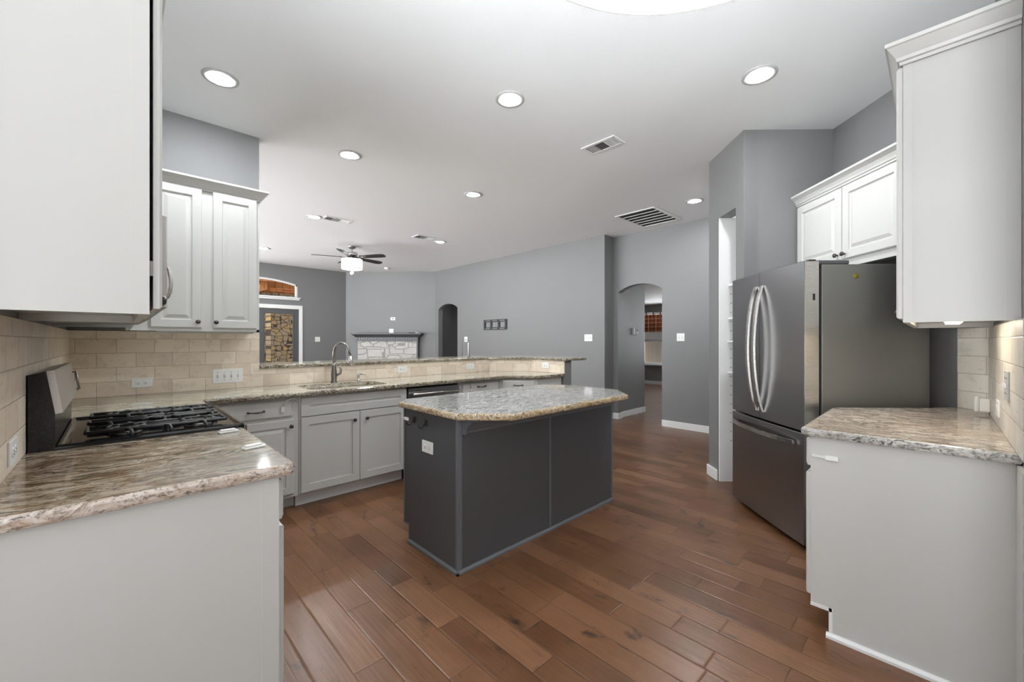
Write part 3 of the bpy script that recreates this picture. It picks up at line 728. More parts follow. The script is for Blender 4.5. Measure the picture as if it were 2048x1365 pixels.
# ---------------------------------------------------------------- island
r = root('kitchen_island', 'charcoal painted island base in the middle of the floor', 'island', (2.15, 2.16, 0))
IX0, IX1, IY0, IY1 = 1.372, 2.93, 1.860, 2.452
m = MB(); m.loft([[(x, IY0, 0), (x, 2.387, 0), (x, 2.387, .112), (x, IY1, .112), (x, IY1, .868), (x, IY0, .868)] for x in (IX0, IX1)])
put('body', m, M_ISL, r)
put('corner_post', MB().box(IX0 - .006, IX0 + .026, IY0 - .006, IY0 + .014, .022, .868, .002), M_ISLT, r)
put('seam_strip', MB().box(2.147, 2.163, IY0 - .005, IY0, .022, .868, .0015), M_ISLT, r)
put('edge_strip', MB().box(IX1 - .014, IX1 + .004, IY0 - .005, IY0 + .01, .022, .868, .0015), M_ISLT, r)
sh = lambda d: [(-.002, 0), (-.014, 0), (-.014, .010), (-.009, .018), (-.002, .022)]
m = MB(); m.loft([[(IX0 - .014, y, 0), (IX0 - .014, y, .012), (IX0 - .006, y, .022), (IX0, y, .022), (IX0, y, 0)] for y in (IY0 - .014, 2.387)])
m.loft([[(x, IY0 - .014, 0), (x, IY0 - .014, .012), (x, IY0 - .006, .022), (x, IY0, .022), (x, IY0, 0)] for x in (IX0 - .014, IX1)])
put('base_molding', m, M_ISLT, r)
m = MB(); m.box(IX0 - .004, IX0, 2.379, 2.389, .012, .112).box(IX0 - .004, IX0, 2.379, IY1, .108, .118).box(IX0 - .004, IX0, IY1 - .012, IY1 + .002, .108, .868)
put('side_trim', m, M_ISLT, r)
m = MB()
m.loft([[(x, IY0, .780), (x, IY0 - .010, .782), (x, IY0 - .012, .794), (x, IY0 - .020, .800), (x, IY0 - .035, .822), (x, IY0 - .062, .850), (x, IY0 - .062, .866), (x, IY0, .866)] for x in (IX0 + .048, IX1 - .02)])
m.loft([[(IX0 + .026, IY0, z), (IX0 + .026, IY0 - .022, z), (IX0 + .048, IY0 - .022, z), (IX0 + .048, IY0, z)] for z in (.78, .868)])
put('top_molding', m, M_ISLT, r)
for k in range(3):
    x0 = IX0 + .03 + k * .505
    front('door', r, frame(x0 + .495, IY1, 0, PI), 0, .49, .13, .85, 0, SHAKER, mat=M_ISL)
ip = [(1.335, 1.83), (1.56, 1.605), (2.75, 1.605), (2.975, 1.83), (2.975, 2.34), (2.765, 2.555), (1.43, 2.555), (1.335, 2.46)]
solo('island_countertop', MB().slab(ip, .868, .906, .012), (M_GR_I, M_GR_IE), 'grey granite island slab with clipped corners and a tan edge', 'countertop')

# ---------------------------------------------------------------- right run
MR = frame(0, .402, 0, PI)        # local x = -world x, local -y = world +y
r = root('base_cabinet', 'white base cabinet under the beige counter beside the refrigerator', 'cabinet', (2.65, .1, 0))
e_ = uv(2.44, 2.575)
m = MB(); m.prism([(2.262, -.188), (3.44, -.188), (e_[0], e_[1]), (3.05, .402), (2.262, .402)], .115, .876)
m.prism([(2.262, -.188), (3.44, -.188), (e_[0], e_[1]), (3.09, .335), (2.262, .335)], 0, .115)
put('body', m, M_CAB, r)
m = MB(); m.box(2.2575, 2.262, .325, .402, .115, .128); m.box(2.2575, 2.262, .322, .336, .02, .128)
m.loft([[(2.262, y, 0), (2.247, y, 0), (2.247, y, .012), (2.255, y, .022), (2.262, y, .022)] for y in (-.186, .345)])
put('side_molding', m, M_TRIM, r)
put('filler_panel', MB().box(2.10, 2.2615, -.1995, -.187, 0, .876), M_CAB, r)
f = front('drawer', r, MR, -3.0, -2.268, .742, .870, 0, FLAT); pull_on(f, -2.63, .80, -.019, MR)
f = front('door', r, MR, -2.63, -2.268, .16, .712, 0); knob_on(f, -2.59, .66, -.019, MR)
f = front('door', r, MR, -3.0, -2.634, .16, .712, 0); knob_on(f, -2.67, .66, -.019, MR)
solo('countertop', MB().slab([(2.232, -.1985), (3.448, -.1985), uv(2.462, 2.578), (3.040, .438), (2.262, .438), (2.232, .408)], .877, .914), (M_GR_R, M_GR_RE), 'beige granite counter slab on the right beside the refrigerator', 'countertop')

r = root('upper_cabinet', 'white upper cabinet at the right edge with crown moulding', 'cabinet', (2.7, -.05, 1.378))
MU = frame(0, .100, 0, PI)
m = MB(); m.box(2.262, 2.280, -.199, .098, 1.378, 2.42); m.box(3.28, 3.298, -.199, .098, 1.378, 2.42); m.box(2.28, 3.28, -.199, .080, 1.404, 2.42); m.box(2.28, 3.28, .080, .098, 1.378, 2.42)
m.box(2.2595, 2.263, .072, .099, 1.378, 2.42); m.box(2.2595, 2.263, -.199, -.165, 1.378, 2.42)
put('body', m, M_CAB, r)
f = front('door', r, MU, -2.775, -2.268, 1.395, 2.400, 0); knob_on(f, -2.735, 1.44, -.019, MU)
f = front('door', r, MU, -3.292, -2.781, 1.395, 2.400, 0); knob_on(f, -2.82, 1.44, -.019, MU)
for z in (1.55, 1.72, 2.28, 2.36): put('hinge', MB().box(2.2685, 2.274, .098, .1005, z - .022, z + .022), M_DARK, r)
put('crown', crown_path([(3.298, .098), (2.262, .098), (2.262, -.199)], crown_prof(2.415, .072, .052)), M_CAB, r)
r = root('under_cabinet_light', 'slim warm light bar glowing under the right upper cabinet', 'light', (2.6, -.03, 1.37))
put('housing', MB().box(2.34, 2.86, -.075, -.015, 1.392, 1.404, .003), M_PLATE, r)
put('diffuser', MB().box(2.35, 2.85, -.070, -.020, 1.384, 1.392, .003), M_UNDER, r)

# fridge cabinet, in diagonal axes: local x runs -u, local -y runs -v
def MF(v): return Matrix(((-S2, S2, 0, v * S2), (-S2, -S2, 0, -v * S2), (0, 0, 1, 0), (0, 0, 0, 1)))
r = root('upper_cabinet', 'white double-door cabinet above the refrigerator', 'cabinet', (*uv(2.95, 2.42), 1.83))
m = MB(UV); m.box(2.468, 3.427, 2.290, 2.575, 1.860, 2.42); m.box(2.468, 3.427, 2.290, 2.310, 1.826, 1.86); m.box(2.468, 2.486, 2.29, 2.575, 1.826, 1.86)
put('body', m, M_CAB, r)
M_ = MF(2.290)
f = front('door', r, M_, -3.412, -2.952, 1.880, 2.392, 0); knob_on(f, -2.98, 1.915, -.019, M_)
f = front('door', r, M_, -2.944, -2.482, 1.880, 2.392, 0); knob_on(f, -2.915, 1.915, -.019, M_)
put('crown', crown_path([uv(3.427, 2.290), uv(2.468, 2.290)], [(-o, z) for o, z in crown_prof(2.415, .072, .058)]) if False else crown_path([uv(3.427, 2.290), uv(2.468, 2.290)], crown_prof(2.415, .072, .058)), M_CAB, r)

# ---------------------------------------------------------------- refrigerator
r = root('refrigerator', 'dark stainless french door refrigerator with a bottom freezer drawer', 'refrigerator', (*uv(2.975, 2.1), 0), -PI / 4)
FU0, FU1 = 2.553, 3.397
put('body', MB(UV).box(FU0, FU1, 1.850, 2.500, .03, 1.776, .004), M_STEEL_S, r)
put('gasket', MB(UV).box(FU0 + .012, FU1 - .012, 1.832, 1.852, .06, 1.77), M_DARK, r)
def bowed(u0, u1, z0, z1, vf=1.742, vb=1.833, bow=.012, n=10):
    # a door whose front is gently convex over the full width of the refrigerator
    pts = []
    for k in range(n + 1):
        u = u0 + (u1 - u0) * k / n; t_ = (u - FU0) / (FU1 - FU0) * 2 - 1
        pts.append((u, vf - bow * (1 - t_ * t_) + .0))
    pts += [(u1, vb), (u0, vb)]
    mb = MB(UV); mb.loft([[(a_, b_, z) for a_, b_ in inset(pts, d)] for d, z in ((.004, z0), (0, z0 + .004), (0, z1 - .004), (.004, z1))]); return mb
mid = 3.000
d1 = put('door', bowed(FU0, mid - .002, .748, 1.798), M_STEEL, r)
d2 = put('door', bowed(mid + .002, FU1, .748, 1.798), M_STEEL, r)
dz = put('freezer_drawer', bowed(FU0, FU1, .045, .735), M_STEEL, r)
put('edge', MB(UV).box(FU0 - .0012, FU0 + .001, 1.748, 1.831, .752, 1.794), M_STEEL_L, d1)
def bow_handle(u):
    pts = []
    for k in range(13):
        t_ = k / 12; z = .80 + .92 * t_ * 0 + (1.70 - .80) * t_
        pts.append((u, 1.725 - .062 * math.sin(PI * t_) ** .7, z))
    mb = MB(UV)
    rings = []
    for (a_, b_, c_) in pts: rings.append([(a_ - .012, b_ - .007, c_), (a_ + .012, b_ - .007, c_), (a_ + .012, b_ + .007, c_), (a_ - .012, b_ + .007, c_)])
    mb.loft(rings); return mb
put('handle', bow_handle(mid - .040), M_STEEL_L, d1)
put('handle', bow_handle(mid + .040), M_STEEL_L, d2)
rings = []
for k in range(15):
    t_ = k / 14; u = FU0 + .07 + (FU1 - FU0 - .12) * t_
    v_ = 1.722 - .05 * math.sin(PI * t_) ** .6
    rings.append([(u, v_ - .007, .655), (u, v_ + .007, .655), (u, v_ + .007, .680), (u, v_ - .007, .680)])
put('handle', MB(UV).loft(rings), M_STEEL_L, dz)
for u0 in (FU0, FU1 - .10):
    put('hinge_cover', MB(UV).box(u0 + .003, u0 + .095, 1.80, 2.02, 1.777, 1.802, .006), M_GREYDK, r)
put('hinge', MB(UV).box(FU0 + .002, FU0 + .03, 1.775, 1.815, 1.798, 1.806), M_BLACKM, r)
put('sensor', MB(UV).box(FU0 - .003, FU0, 1.795, 1.808, 1.555, 1.595), M_BLACKM, r)
cu, cz = FU0, 1.70
put('sticker', MB(UV).lathe([(.018, FU0 - .0012), (.018, FU0 + .0005)], (0, 2.055, 1.703), 20, 'x'), M_STICK, r)
put('kick_grille', MB(UV).box(FU0 + .02, FU1 - .02, 1.80, 1.85, .012, .045), M_BLACKM, r)
for u0 in (FU0 + .06, FU1 - .09):
    put('foot', MB(UV).box(u0, u0 + .03, 1.87, 1.90, 0, .03), M_BLACKM, r)
    put('foot', MB(UV).box(u0, u0 + .03, 2.42, 2.45, 0, .03), M_BLACKM, r)

# ---------------------------------------------------------------- niche shelves
r = root('shelving_unit', 'tall white built-in shelves in the niche left of the refrigerator', 'shelves', (*uv(3.71, 2.1), 0))
put('side_panel', MB(UV).box(3.852, 3.870, 1.856, 2.25, 0, 2.448), M_TRIM, r)
put('side_panel', MB(UV).box(3.558, 3.576, 1.972, 2.25, 0, 2.448), M_TRIM, r)
put('back_panel', MB(UV).box(3.576, 3.852, 2.232, 2.25, 0, 2.448), M_TRIM, r)
for z in (1.027, 1.312, 1.523, 1.831): put('shelf', MB(UV).box(3.577, 3.851, 1.93, 2.231, z - .018, z), M_TRIM, r)
for k in range(18):
    z = .38 + k * .085
    put('peg_hole', MB(UV).box(3.8512, 3.8521, 1.956, 1.964, z - .004, z + .004), M_VENTD, r)

# ---------------------------------------------------------------- outlets and switches
def plate(name, M, w_, h_, label, cat, kind, n=1, t=.006, mat=None):
    """M: local x along wall, -y out of wall, origin at plate centre on the wall"""
    r = root(name, label, cat, tuple(M.translation), math.atan2(M[1][0], M[0][0]))
    put('cover_plate', MB(M).box(-w_ / 2, w_ / 2, -t, 0, -h_ / 2, h_ / 2, .0018), mat or M_PLATE, r)
    horiz = w_ > h_ * 1.2
    if kind == 'outlet':
        for s in (-1, 1):
            x, z = ((s * .0195, 0) if (w_ > h_) else (0, s * .0195))
            o = put('socket', MB(M).lathe([(.0165, -t), (.0165, -t - .0012), (.015, -t - .0018)], (x, 0, z), 16, 'y'), M_PLATE, r)
            m = MB(M)
            if w_ > h_: m.box(x - .006, x + .004, -t - .0024, -t - .0016, .004, .0065); m.box(x - .006, x + .004, -t - .0024, -t - .0016, -.0065, -.004); m.box(x + .007, x + .010, -t - .0024, -t - .0016, -.002, .002)
            else: m.box(x - .0065, x - .004, -t - .0024, -t - .0016, z - .004, z + .006); m.box(x + .004, x + .0065, -t - .0024, -t - .0016, z - .004, z + .006); m.box(x - .002, x + .002, -t - .0024, -t - .0016, z - .010, z - .007)
            put('slots', m, M_PLATE2, o)
    elif kind == 'switch':
        for k in range(n):
            x = (k - (n - 1) / 2) * .0465
            put('toggle', MB(M).loft([[(x - .004, -t, -.011), (x + .004, -t, -.011), (x + .004, -t, .011), (x - .004, -t, .011)], [(x - .003, -t - .011, .002), (x + .003, -t - .011, .002), (x + .003, -t - .011, .009), (x - .003, -t - .011, .009)]]), M_PLATE, r)
            put('toggle_slot', MB(M).box(x - .0055, x + .0055, -t - .0006, -t + .0005, -.013, .013), M_VENTG, r)
            for zz in (.030, -.030): put('screw', MB(M).lathe([(.003, -t), (.003, -t - .0012)], (x, 0, zz), 10, 'y'), M_PLATE2, r)
    elif kind == 'port':
        put('port', MB(M).box(-.016, .016, -t - .001, -t + .001, -.011, .011), M_BLACKM, r)
    return r
plate('outlet', frame(.136, 4.037, 1.0), .115, .067, 'white duplex outlet on the tan tile left of the four-switch plate', 'outlet', 'outlet')
plate('light_switch', frame(.658, 4.037, 1.020), .205, .112, 'wide white plate of four toggle switches on the tan tile', 'light switch', 'switch', 4)
plate('outlet', frame(2.235, 4.037, .998), .115, .072, 'white outlet on the bar tile above the dishwasher, nearest the faucet', 'outlet', 'outlet')
plate('outlet', frame(3.165, 4.037, .992), .115, .072, 'white outlet on the bar tile just left of the bend', 'outlet', 'outlet')
plate('outlet', frame(3.856, 3.40, 1.004, -PI / 2), .115, .072, 'white outlet on the tile at the right end of the bar', 'outlet', 'outlet')
plate('outlet', frame(1.372, 2.165, .657, -PI / 2), .118, .072, 'white outlet on the charcoal end of the island', 'outlet', 'outlet')
plate('light_switch', frame(3.511, 10.435, 1.347), .115, .115, 'white switch plate beside the patio door', 'light switch', 'switch', 2)
AF = math.atan2(8.755 - 10.435, 5.765 - 4.20)
plate('cable_plate', frame(5.026, 9.548, 1.866, AF), .12, .075, 'white plate with a dark port high above the mantel', 'wall plate', 'port')
plate('wall_plate', frame(4.999, 9.577, 1.556, AF), .115, .11, 'blank white plate just above the mantel', 'wall plate', 'blank')
plate('light_switch', frame(5.765, 7.504, 1.345, -PI / 2), .115, .115, 'white switch plate right of the small arched doorway', 'light switch', 'switch', 2)
plate('light_switch', frame(5.765, 4.118, 1.36, -PI / 2), .16, .115, 'white three-switch plate at the right end of the long wall', 'light switch', 'switch', 3)
plate('light_switch', frame(6.03, 2.655, 1.361, -PI / 2), .115, .115, 'white two-switch plate right of the large arch', 'light switch', 'switch', 2)
plate('outlet', frame(-.227, 1.925, .975, -PI / 2 + PI), .115, .072, 'white outlet on the tile at the far left edge, beside the range', 'outlet', 'outlet')
plate('outlet', frame(2.87, -.188, 1.0, PI), .115, .072, 'white outlet on the pale tile behind the right counter', 'outlet', 'outlet')
plate('light_switch', frame(2.51, -.188, 1.13, PI), .118, .115, 'grey-white switch plate on the pale tile near the right edge', 'light switch', 'switch', 2, mat=M_GREYP)
r = root('night_light', 'small white plug-in light in the corner of the right counter', 'night light', (3.33, -.188, .96))
put('body', MB().box(3.29, 3.36, -.188, -.150, .93, 1.0, .006), M_PLATE, r); put('lens', MB().box(3.30, 3.35, -.150, -.130, .925, 1.01, .008), M_PLATE, r)
r = root('thermostat', 'small grey thermostat on the passage wall inside the arch', 'thermostat', (6.69, 3.752, 1.45))
put('body', MB().box(6.66, 6.73, 3.727, 3.752, 1.42, 1.53, .004), M_GREYP, r); put('screen', MB().box(6.675, 6.715, 3.725, 3.728, 1.475, 1.515), M_BLACKM, r)
solo('wall_box', MB().box(6.56, 6.62, 3.722, 3.752, 1.415, 1.535, .004), M_GREYP, 'small grey wall box just left of the thermostat', 'wall box')

# ---------------------------------------------------------------- child latches and hooks
def latch(M, label, strap=.05, grp=None):
    r = root('safety_latch', label, 'safety latch', tuple(M.translation), 0, grp)
    put('pad', MB(M).box(-.024, .024, -.011, 0, -.011, .011, .004), M_PLATE, r)
    put('strap', MB(M).box(.022, .022 + strap, -.005, -.002, -.006, .006, .001), M_CLEAR, r)
    return r
latch(frame(2.262, .325, .790, -PI / 2) @ Matrix.Rotation(PI, 4, 'Y'), 'white child latch on the white side of the right base cabinet')
r = latch(frame(1.372, 2.41, .797, -PI / 2) @ Matrix.Rotation(PI, 4, 'Y'), 'white child latch on the charcoal end of the island')
r = root('safety_latch', 'clear white child latch on the drawer left of the sink cabinet', 'safety latch', (.91, 3.43, .82))
put('pad', MB().box(.89, .915, 3.422, 3.4325, .765, .81, .004), M_CLEAR, r)
put('strap', MB().tube([(.905, 3.426, .81), (.93, 3.415, .855), (.965, 3.412, .868), (.985, 3.418, .862), (.995, 3.425, .85)], .006, 6), M_CLEAR, r)
r = root('safety_latch', 'clear white child latch on the drawer right of the dishwasher', 'safety latch', (2.70, 3.43, .83))
put('pad', MB().box(2.69, 2.71, 3.424, 3.433, .775, .80, .003), M_CLEAR, r)
put('strap', MB().tube([(2.70, 3.427, .80), (2.70, 3.418, .85), (2.70, 3.43, .868)], .005, 6), M_CLEAR, r)
for (x, y, a, lab) in ((.345, 2.105, .1, 'white child latch lying on the near counter beside the range corner'), (.362, 1.735, .25, 'white child latch lying near the rounded corner of the near counter')):
    r = root('safety_latch', lab, 'safety latch', (x, y, .914), a)
    M_ = frame(x, y, .914, a)
    put('pad', MB(M_).box(-.036, .036, -.016, .016, 0, .009, .004), M_PLATE, r)
    put('clip', MB(M_).box(-.030, .026, -.012, .012, .009, .015, .003), M_PLATE, r)
def hook(y, z, label):
    r = root('hook', label, 'hook', (1.372, y, z))
    put('backing', MB().box(1.364, 1.372, y - .012, y + .012, z - .005, z + .035, .002), M_BLACKM, r)
    put('prong', MB().tube([(1.366, y, z + .02), (1.352, y, z + .005), (1.338, y, z - .012), (1.322, y, z - .010), (1.315, y, z + .008)], .0045, 8), M_BLACKM, r)
hook(2.325, .787, 'black hook on the island end, beside the white latch')
hook(2.185, .787, 'black hook on the island end, nearer the corner post')

# ---------------------------------------------------------------- ceiling fixtures
def downlight(x, y, label, s=1.0):
    r = root('recessed_light', label, 'ceiling light', (x, y, CEIL), 0, 'recessed lights in the ceiling')
    put('trim_ring', MB().lathe([(.105 * s, CEIL), (.104 * s, CEIL - .005), (.092 * s, CEIL - .009), (.068 * s, CEIL - .006), (.062 * s, CEIL - .003), (.062 * s, CEIL)], (x, y, 0), 32), M_RING, r)
    put('bulb', MB().lathe([(.061 * s, CEIL - .002), (.056 * s, CEIL - .008), (.044 * s, CEIL - .0115), (.025 * s, CEIL - .0135), (0, CEIL - .014)], (x, y, 0), 24), M_LED, r)
    return r
LT = [(.498, 3.303, 'recessed light above the double-door upper cabinet and range'), (2.045, 2.145, 'recessed light above the island'),
      (3.035, .815, 'recessed light above the refrigerator front, at upper right'), (1.574, 3.83, 'recessed light above the sink and faucet'),
      (3.056, 3.842, 'recessed light above the bend of the bar'), (2.006, 6.082, 'recessed light just left of the left-hand living room vent'),
      (4.101, 6.083, 'recessed light just right of the right-hand living room vent'), (5.183, 2.108, 'recessed light beside the large return grille'),
      (2.003, 8.806, 'recessed light half hidden behind the upper cabinet end, far left')]
for x, y, lab in LT: downlight(x, y, lab)

def vent(x0, x1, y0, y1, label, along='y', order=(0, 1, 2)):
    r = root('ceiling_vent', label, 'ceiling vent', ((x0 + x1) / 2, (y0 + y1) / 2, CEIL), 0, 'supply vents in the ceiling')
    z = CEIL; b = .028
    m = MB(); m.box(x0, x1, y0, y0 + b, z - .008, z, .002); m.box(x0, x1, y1 - b, y1, z - .008, z, .002); m.box(x0, x0 + b, y0 + b, y1 - b, z - .008, z, .002); m.box(x1 - b, x1, y0 + b, y1 - b, z - .008, z, .002)
    put('frame', m, M_TRIM, r)
    put('duct', MB().box(x0 + b, x1 - b, y0 + b, y1 - b, z - .0015, z - .0005), M_VENTD, r)
    lo, hi = (y0 + b, y1 - b) if along == 'y' else (x0 + b, x1 - b)
    for k in range(3):
        a_, b_ = lo + (hi - lo) * k / 3 + .005, lo + (hi - lo) * (k + 1) / 3 - .005
        mb = MB(); tilt = (-.006, 0, .006)[order[k]]
        if along == 'y':
            if k == 1:
                n_ = 9
                for j in range(n_):
                    x = x0 + b + (x1 - x0 - 2 * b) * (j + .5) / n_; mb.loft([[(x - .003 - .003, yy, z - .006), (x + .003 - .003, yy, z - .006), (x + .003 + .003, yy, z - .002), (x - .003 + .003, yy, z - .002)] for yy in (a_, b_)])
            else:
                n_ = 6
                for j in range(n_):
                    y = a_ + (b_ - a_) * (j + .5) / n_; mb.loft([[(xx, y - .004 + tilt, z - .006), (xx, y + .004 + tilt, z - .006), (xx, y + .004, z - .002), (xx, y - .004, z - .002)] for xx in (x0 + b, x1 - b)])
            if k < 2: mb.box(x0 + b, x1 - b, b_, b_ + .010, z - .007, z - .002)
        else:
            if k == 1:
                n_ = 9
                for j in range(n_):
                    y = y0 + b + (y1 - y0 - 2 * b) * (j + .5) / n_; mb.loft([[(xx, y - .006, z - .006), (xx, y, z - .006), (xx, y + .006, z - .002), (xx, y, z - .002)] for xx in (a_, b_)])
            else:
                n_ = 6
                for j in range(n_):
                    x = a_ + (b_ - a_) * (j + .5) / n_; mb.loft([[(x - .004 + tilt, yy, z - .006), (x + .004 + tilt, yy, z - .006), (x + .004, yy, z - .002), (x - .004, yy, z - .002)] for yy in (y0 + b, y1 - b)])
            if k < 2: mb.box(b_, b_ + .010, y0 + b, y1 - b, z - .007, z - .002)
        put('louvers', mb, M_VENTG if k == order[0] else M_TRIM, r)
    return r
vent(3.03, 3.215, 1.907, 2.25, 'rectangular white ceiling vent between the island and refrigerator', 'y', (1, 1, 0))
vent(2.10, 2.47, 5.90, 6.10, 'rectangular ceiling vent at left, nearer the fan', 'x', (0, 1, 2))
vent(3.56, 3.905, 5.90, 6.12, 'rectangular ceiling vent at right, toward the long wall', 'x', (0, 1, 2))
r = root('return_grille', 'large square return air grille with dark slats in the ceiling', 'air grille', (5.42, 2.85, CEIL))
x0, x1, y0, y1, b, z = 5.025, 5.81, 2.56, 3.145, .032, CEIL
m = MB(); m.box(x0, x1, y0, y0 + b, z - .010, z, .002); m.box(x0, x1, y1 - b, y1, z - .010, z, .002); m.box(x0, x0 + b, y0 + b, y1 - b, z - .010, z, .002); m.box(x1 - b, x1, y0 + b, y1 - b, z - .010, z, .002)
put('frame', m, M_TRIM, r)
put('duct', MB().box(x0 + b, x1 - b, y0 + b, y1 - b, z - .0015, z - .0005), M_VENTD, r)
for k in range(1, 6):
    x = x0 + b + (x1 - x0 - 2 * b) * k / 6
    put('slat', MB().box(x - .006, x + .006, y0 + b, y1 - b, z - .008, z - .002), M_TRIM, r)
r = root('smoke_detector', 'small white round smoke detector on the living room ceiling', 'smoke detector', (4.647, 9.118, CEIL))
put('body', MB().lathe([(.065, CEIL), (.065, CEIL - .02), (.052, CEIL - .032), (0, CEIL - .034)], (4.647, 9.118, 0), 24), M_PLATE, r)
put('sensor_cap', MB().lathe([(.02, CEIL - .034), (.018, CEIL - .045), (0, CEIL - .046)], (4.647, 9.118, 0), 16), M_PLATE, r)

# ceiling fan
fx, fy = 3.112, 7.457
r = root('ceiling_fan', 'dark five-blade ceiling fan with a white drum light', 'ceiling fan', (fx, fy, CEIL))
put('canopy', MB().lathe([(.075, CEIL), (.072, CEIL - .025), (.045, CEIL - .055), (.018, CEIL - .06)], (fx, fy, 0), 24), M_CHROME, r)
put('downrod', MB().tube([(fx, fy, CEIL - .055), (fx, fy, 2.925)], .011, 10), M_NICKEL, r)
put('motor', MB().lathe([(.02, 2.93), (.088, 2.925), (.095, 2.91), (.098, 2.87), (.075, 2.845), (.06, 2.84), (.05, 2.81)], (fx, fy, 0), 28), M_CHROME, r)
for k in range(5):
    a = math.radians(46.08 - 90 + 58 + 72 * k)
    Mb = Matrix.Translation((fx, fy, 2.838)) @ Matrix.Rotation(a, 4, 'Z') @ Matrix.Rotation(math.radians(-13), 4, 'X')
    pts = [(.17, -.05), (.55, -.068), (.645, -.060), (.675, -.03), (.675, .03), (.645, .060), (.55, .068), (.17, .05)]
    b = put('blade', MB(Mb).prism(pts, -.004, .004), M_BLADE, r)
    put('blade_bracket', MB(Mb).box(.06, .22, -.022, .022, -.010, -.004, .002), M_NICKEL, b)
m = MB(); m.lathe([(.178, 2.795), (.180, 2.795), (.180, 2.625), (.178, 2.622)], (fx, fy, 0), 40, cap=False)
m.lathe([(.178, 2.622), (.10, 2.606), (0, 2.602)], (fx, fy, 0), 40, cap=False)
put('added_shade_lid', MB().lathe([(.177, 2.797), (.05, 2.800), (.03, 2.80)], (fx, fy, 0), 40, cap=False), M_NICKEL, r)  # unseen lid added to keep the drum's glow off the ceiling
put('drum_shade', m, M_SHADE, r)
put('shade_band', MB().lathe([(.181, 2.634), (.1815, 2.630), (.181, 2.624), (.179, 2.622)], (fx, fy, 0), 40, cap=False), M_CHROME, r)
put('finial', MB().lathe([(.022, 2.603), (.02, 2.59), (.012, 2.583)], (fx, fy, 0), 16), M_CHROME, r)
put('glass_ball', MB().lathe([(.036 * math.sin(PI * k / 12), 2.549 + .036 * math.cos(PI * k / 12)) for k in range(13)], (fx, fy, 0), 20), M_PLATE, r)

# drum pendant over the breakfast area
px, py, pz, pr_ = .455, .13, 1.89, .33
r = root('pendant_light', 'large white drum pendant glowing at the top edge', 'pendant light', (px, py, CEIL))
put('canopy', MB().lathe([(.065, CEIL), (.06, CEIL - .02), (.01, CEIL - .03)], (px, py, 0), 24), M_CHROME, r)
put('stem', MB().tube([(px, py, CEIL - .025), (px, py, pz + .22)], .006, 8), M_CHROME, r)
put('drum_shade', MB().lathe([(pr_ - .003, pz + .25), (pr_, pz + .25), (pr_, pz), (pr_ - .003, pz)], (px, py, 0), 64, cap=False), M_PSIDE, r)
put('diffuser', MB().lathe([(pr_ - .003, pz + .002), (pr_ * .5, pz), (0, pz)], (px, py, 0), 64, cap=False), M_PEND, r)
m = MB()
for k in range(3):
    a = 2 * PI * k / 3; m.tube([(px, py, pz + .23), (px + (pr_ - .004) * math.cos(a), py + (pr_ - .004) * math.sin(a), pz + .24)], .003, 6)
put('spider', m, M_CHROME, r)
put('bulb', MB().lathe([(.012, pz + .195)] + [(.045 * math.sin(PI * k / 12), pz + .15 + .045 * math.cos(PI * k / 12)) for k in range(1, 13)], (px, py, 0), 20), M_BULB, r)  # unseen bulb added inside the drum to brighten the ceiling

# ---------------------------------------------------------------- living room
FWY = 10.435
r = tag(root('door_1', 'dark grey double patio door with glass panes and white casing', 'door', (2.27, FWY, 0), 0, None, 'structure'), 'dark grey double patio door with glass panes and white casing', 'door', None, 'structure')
m = MB(); m.box(3.095, 3.172, FWY - .018, FWY, 0, 2.135, .004); m.box(1.37, 1.445, FWY - .018, FWY, 0, 2.135, .004); m.box(1.445, 3.095, FWY - .018, FWY, 2.048, 2.135, .004)
put('casing', m, M_TRIM, r)
for x0, x1 in ((1.452, 2.268), (2.272, 3.088)):
    m = MB(); a_, b_ = x0 + .115, x1 - .115
    m.box(x0, a_, FWY + .02, FWY + .065, .01, 2.04); m.box(b_, x1, FWY + .02, FWY + .065, .01, 2.04); m.box(a_, b_, FWY + .02, FWY + .065, 1.93, 2.04); m.box(a_, b_, FWY + .02, FWY + .065, .01, .22)
    lf = put('door_leaf', m, M_GREYDK, r)
    put('glass', MB().box(a_, b_, FWY + .04, FWY + .046, .22, 1.93), M_GLASS, lf)
    m = MB(); q = .012; m.box(a_ - q, a_, FWY + .012, FWY + .02, .21, 1.94); m.box(b_, b_ + q, FWY + .012, FWY + .02, .21, 1.94); m.box(a_ - q, b_ + q, FWY + .012, FWY + .02, 1.93, 1.942)
    put('glass_stop', m, M_ISL, lf)
for z in (.25, 1.0, 1.75): put('hinge', MB().box(3.086, 3.096, FWY + .004, FWY + .020, z - .05, z + .05), M_CHROME, r)
r = tag(root('window_1', 'arched transom window with white frame above the patio door', 'window', (2.27, FWY, 2.3), 0, None, 'structure'), 'arched transom window with white frame above the patio door', 'window', None, 'structure')
m = MB()
for k in range(24):
    (xa, za), (xb, zb) = ARCP[k], ARCP[k + 1]
    m.loft([[(xa, y, za), (xb, y, zb), (xb, y, zb - .035), (xa, y, za - .035)] for y in (FWY + .03, FWY + .09)])
m.box(c - hw, c - hw + .035, FWY + .03, FWY + .09, 2.31, sp); m.box(c + hw - .035, c + hw, FWY + .03, FWY + .09, 2.31, sp); m.box(c - hw, c + hw, FWY + .03, FWY + .09, 2.31, 2.335)
put('window_frame', m, M_TRIM, r)
put('glass', MB().loft([[(x, y, z - .03) for x, z in ARCP] + [(c + hw - .03, y, 2.33), (c - hw + .03, y, 2.33)] for y in (FWY + .055, FWY + .06)]), M_GLASS, r)
put('window_sill', MB().box(c - hw - .06, c + hw + .06, FWY - .06, FWY + .03, 2.295, 2.318, .004).box(c - hw - .04, c + hw + .04, FWY - .03, FWY, 2.255, 2.295, .004), M_TRIM, r)

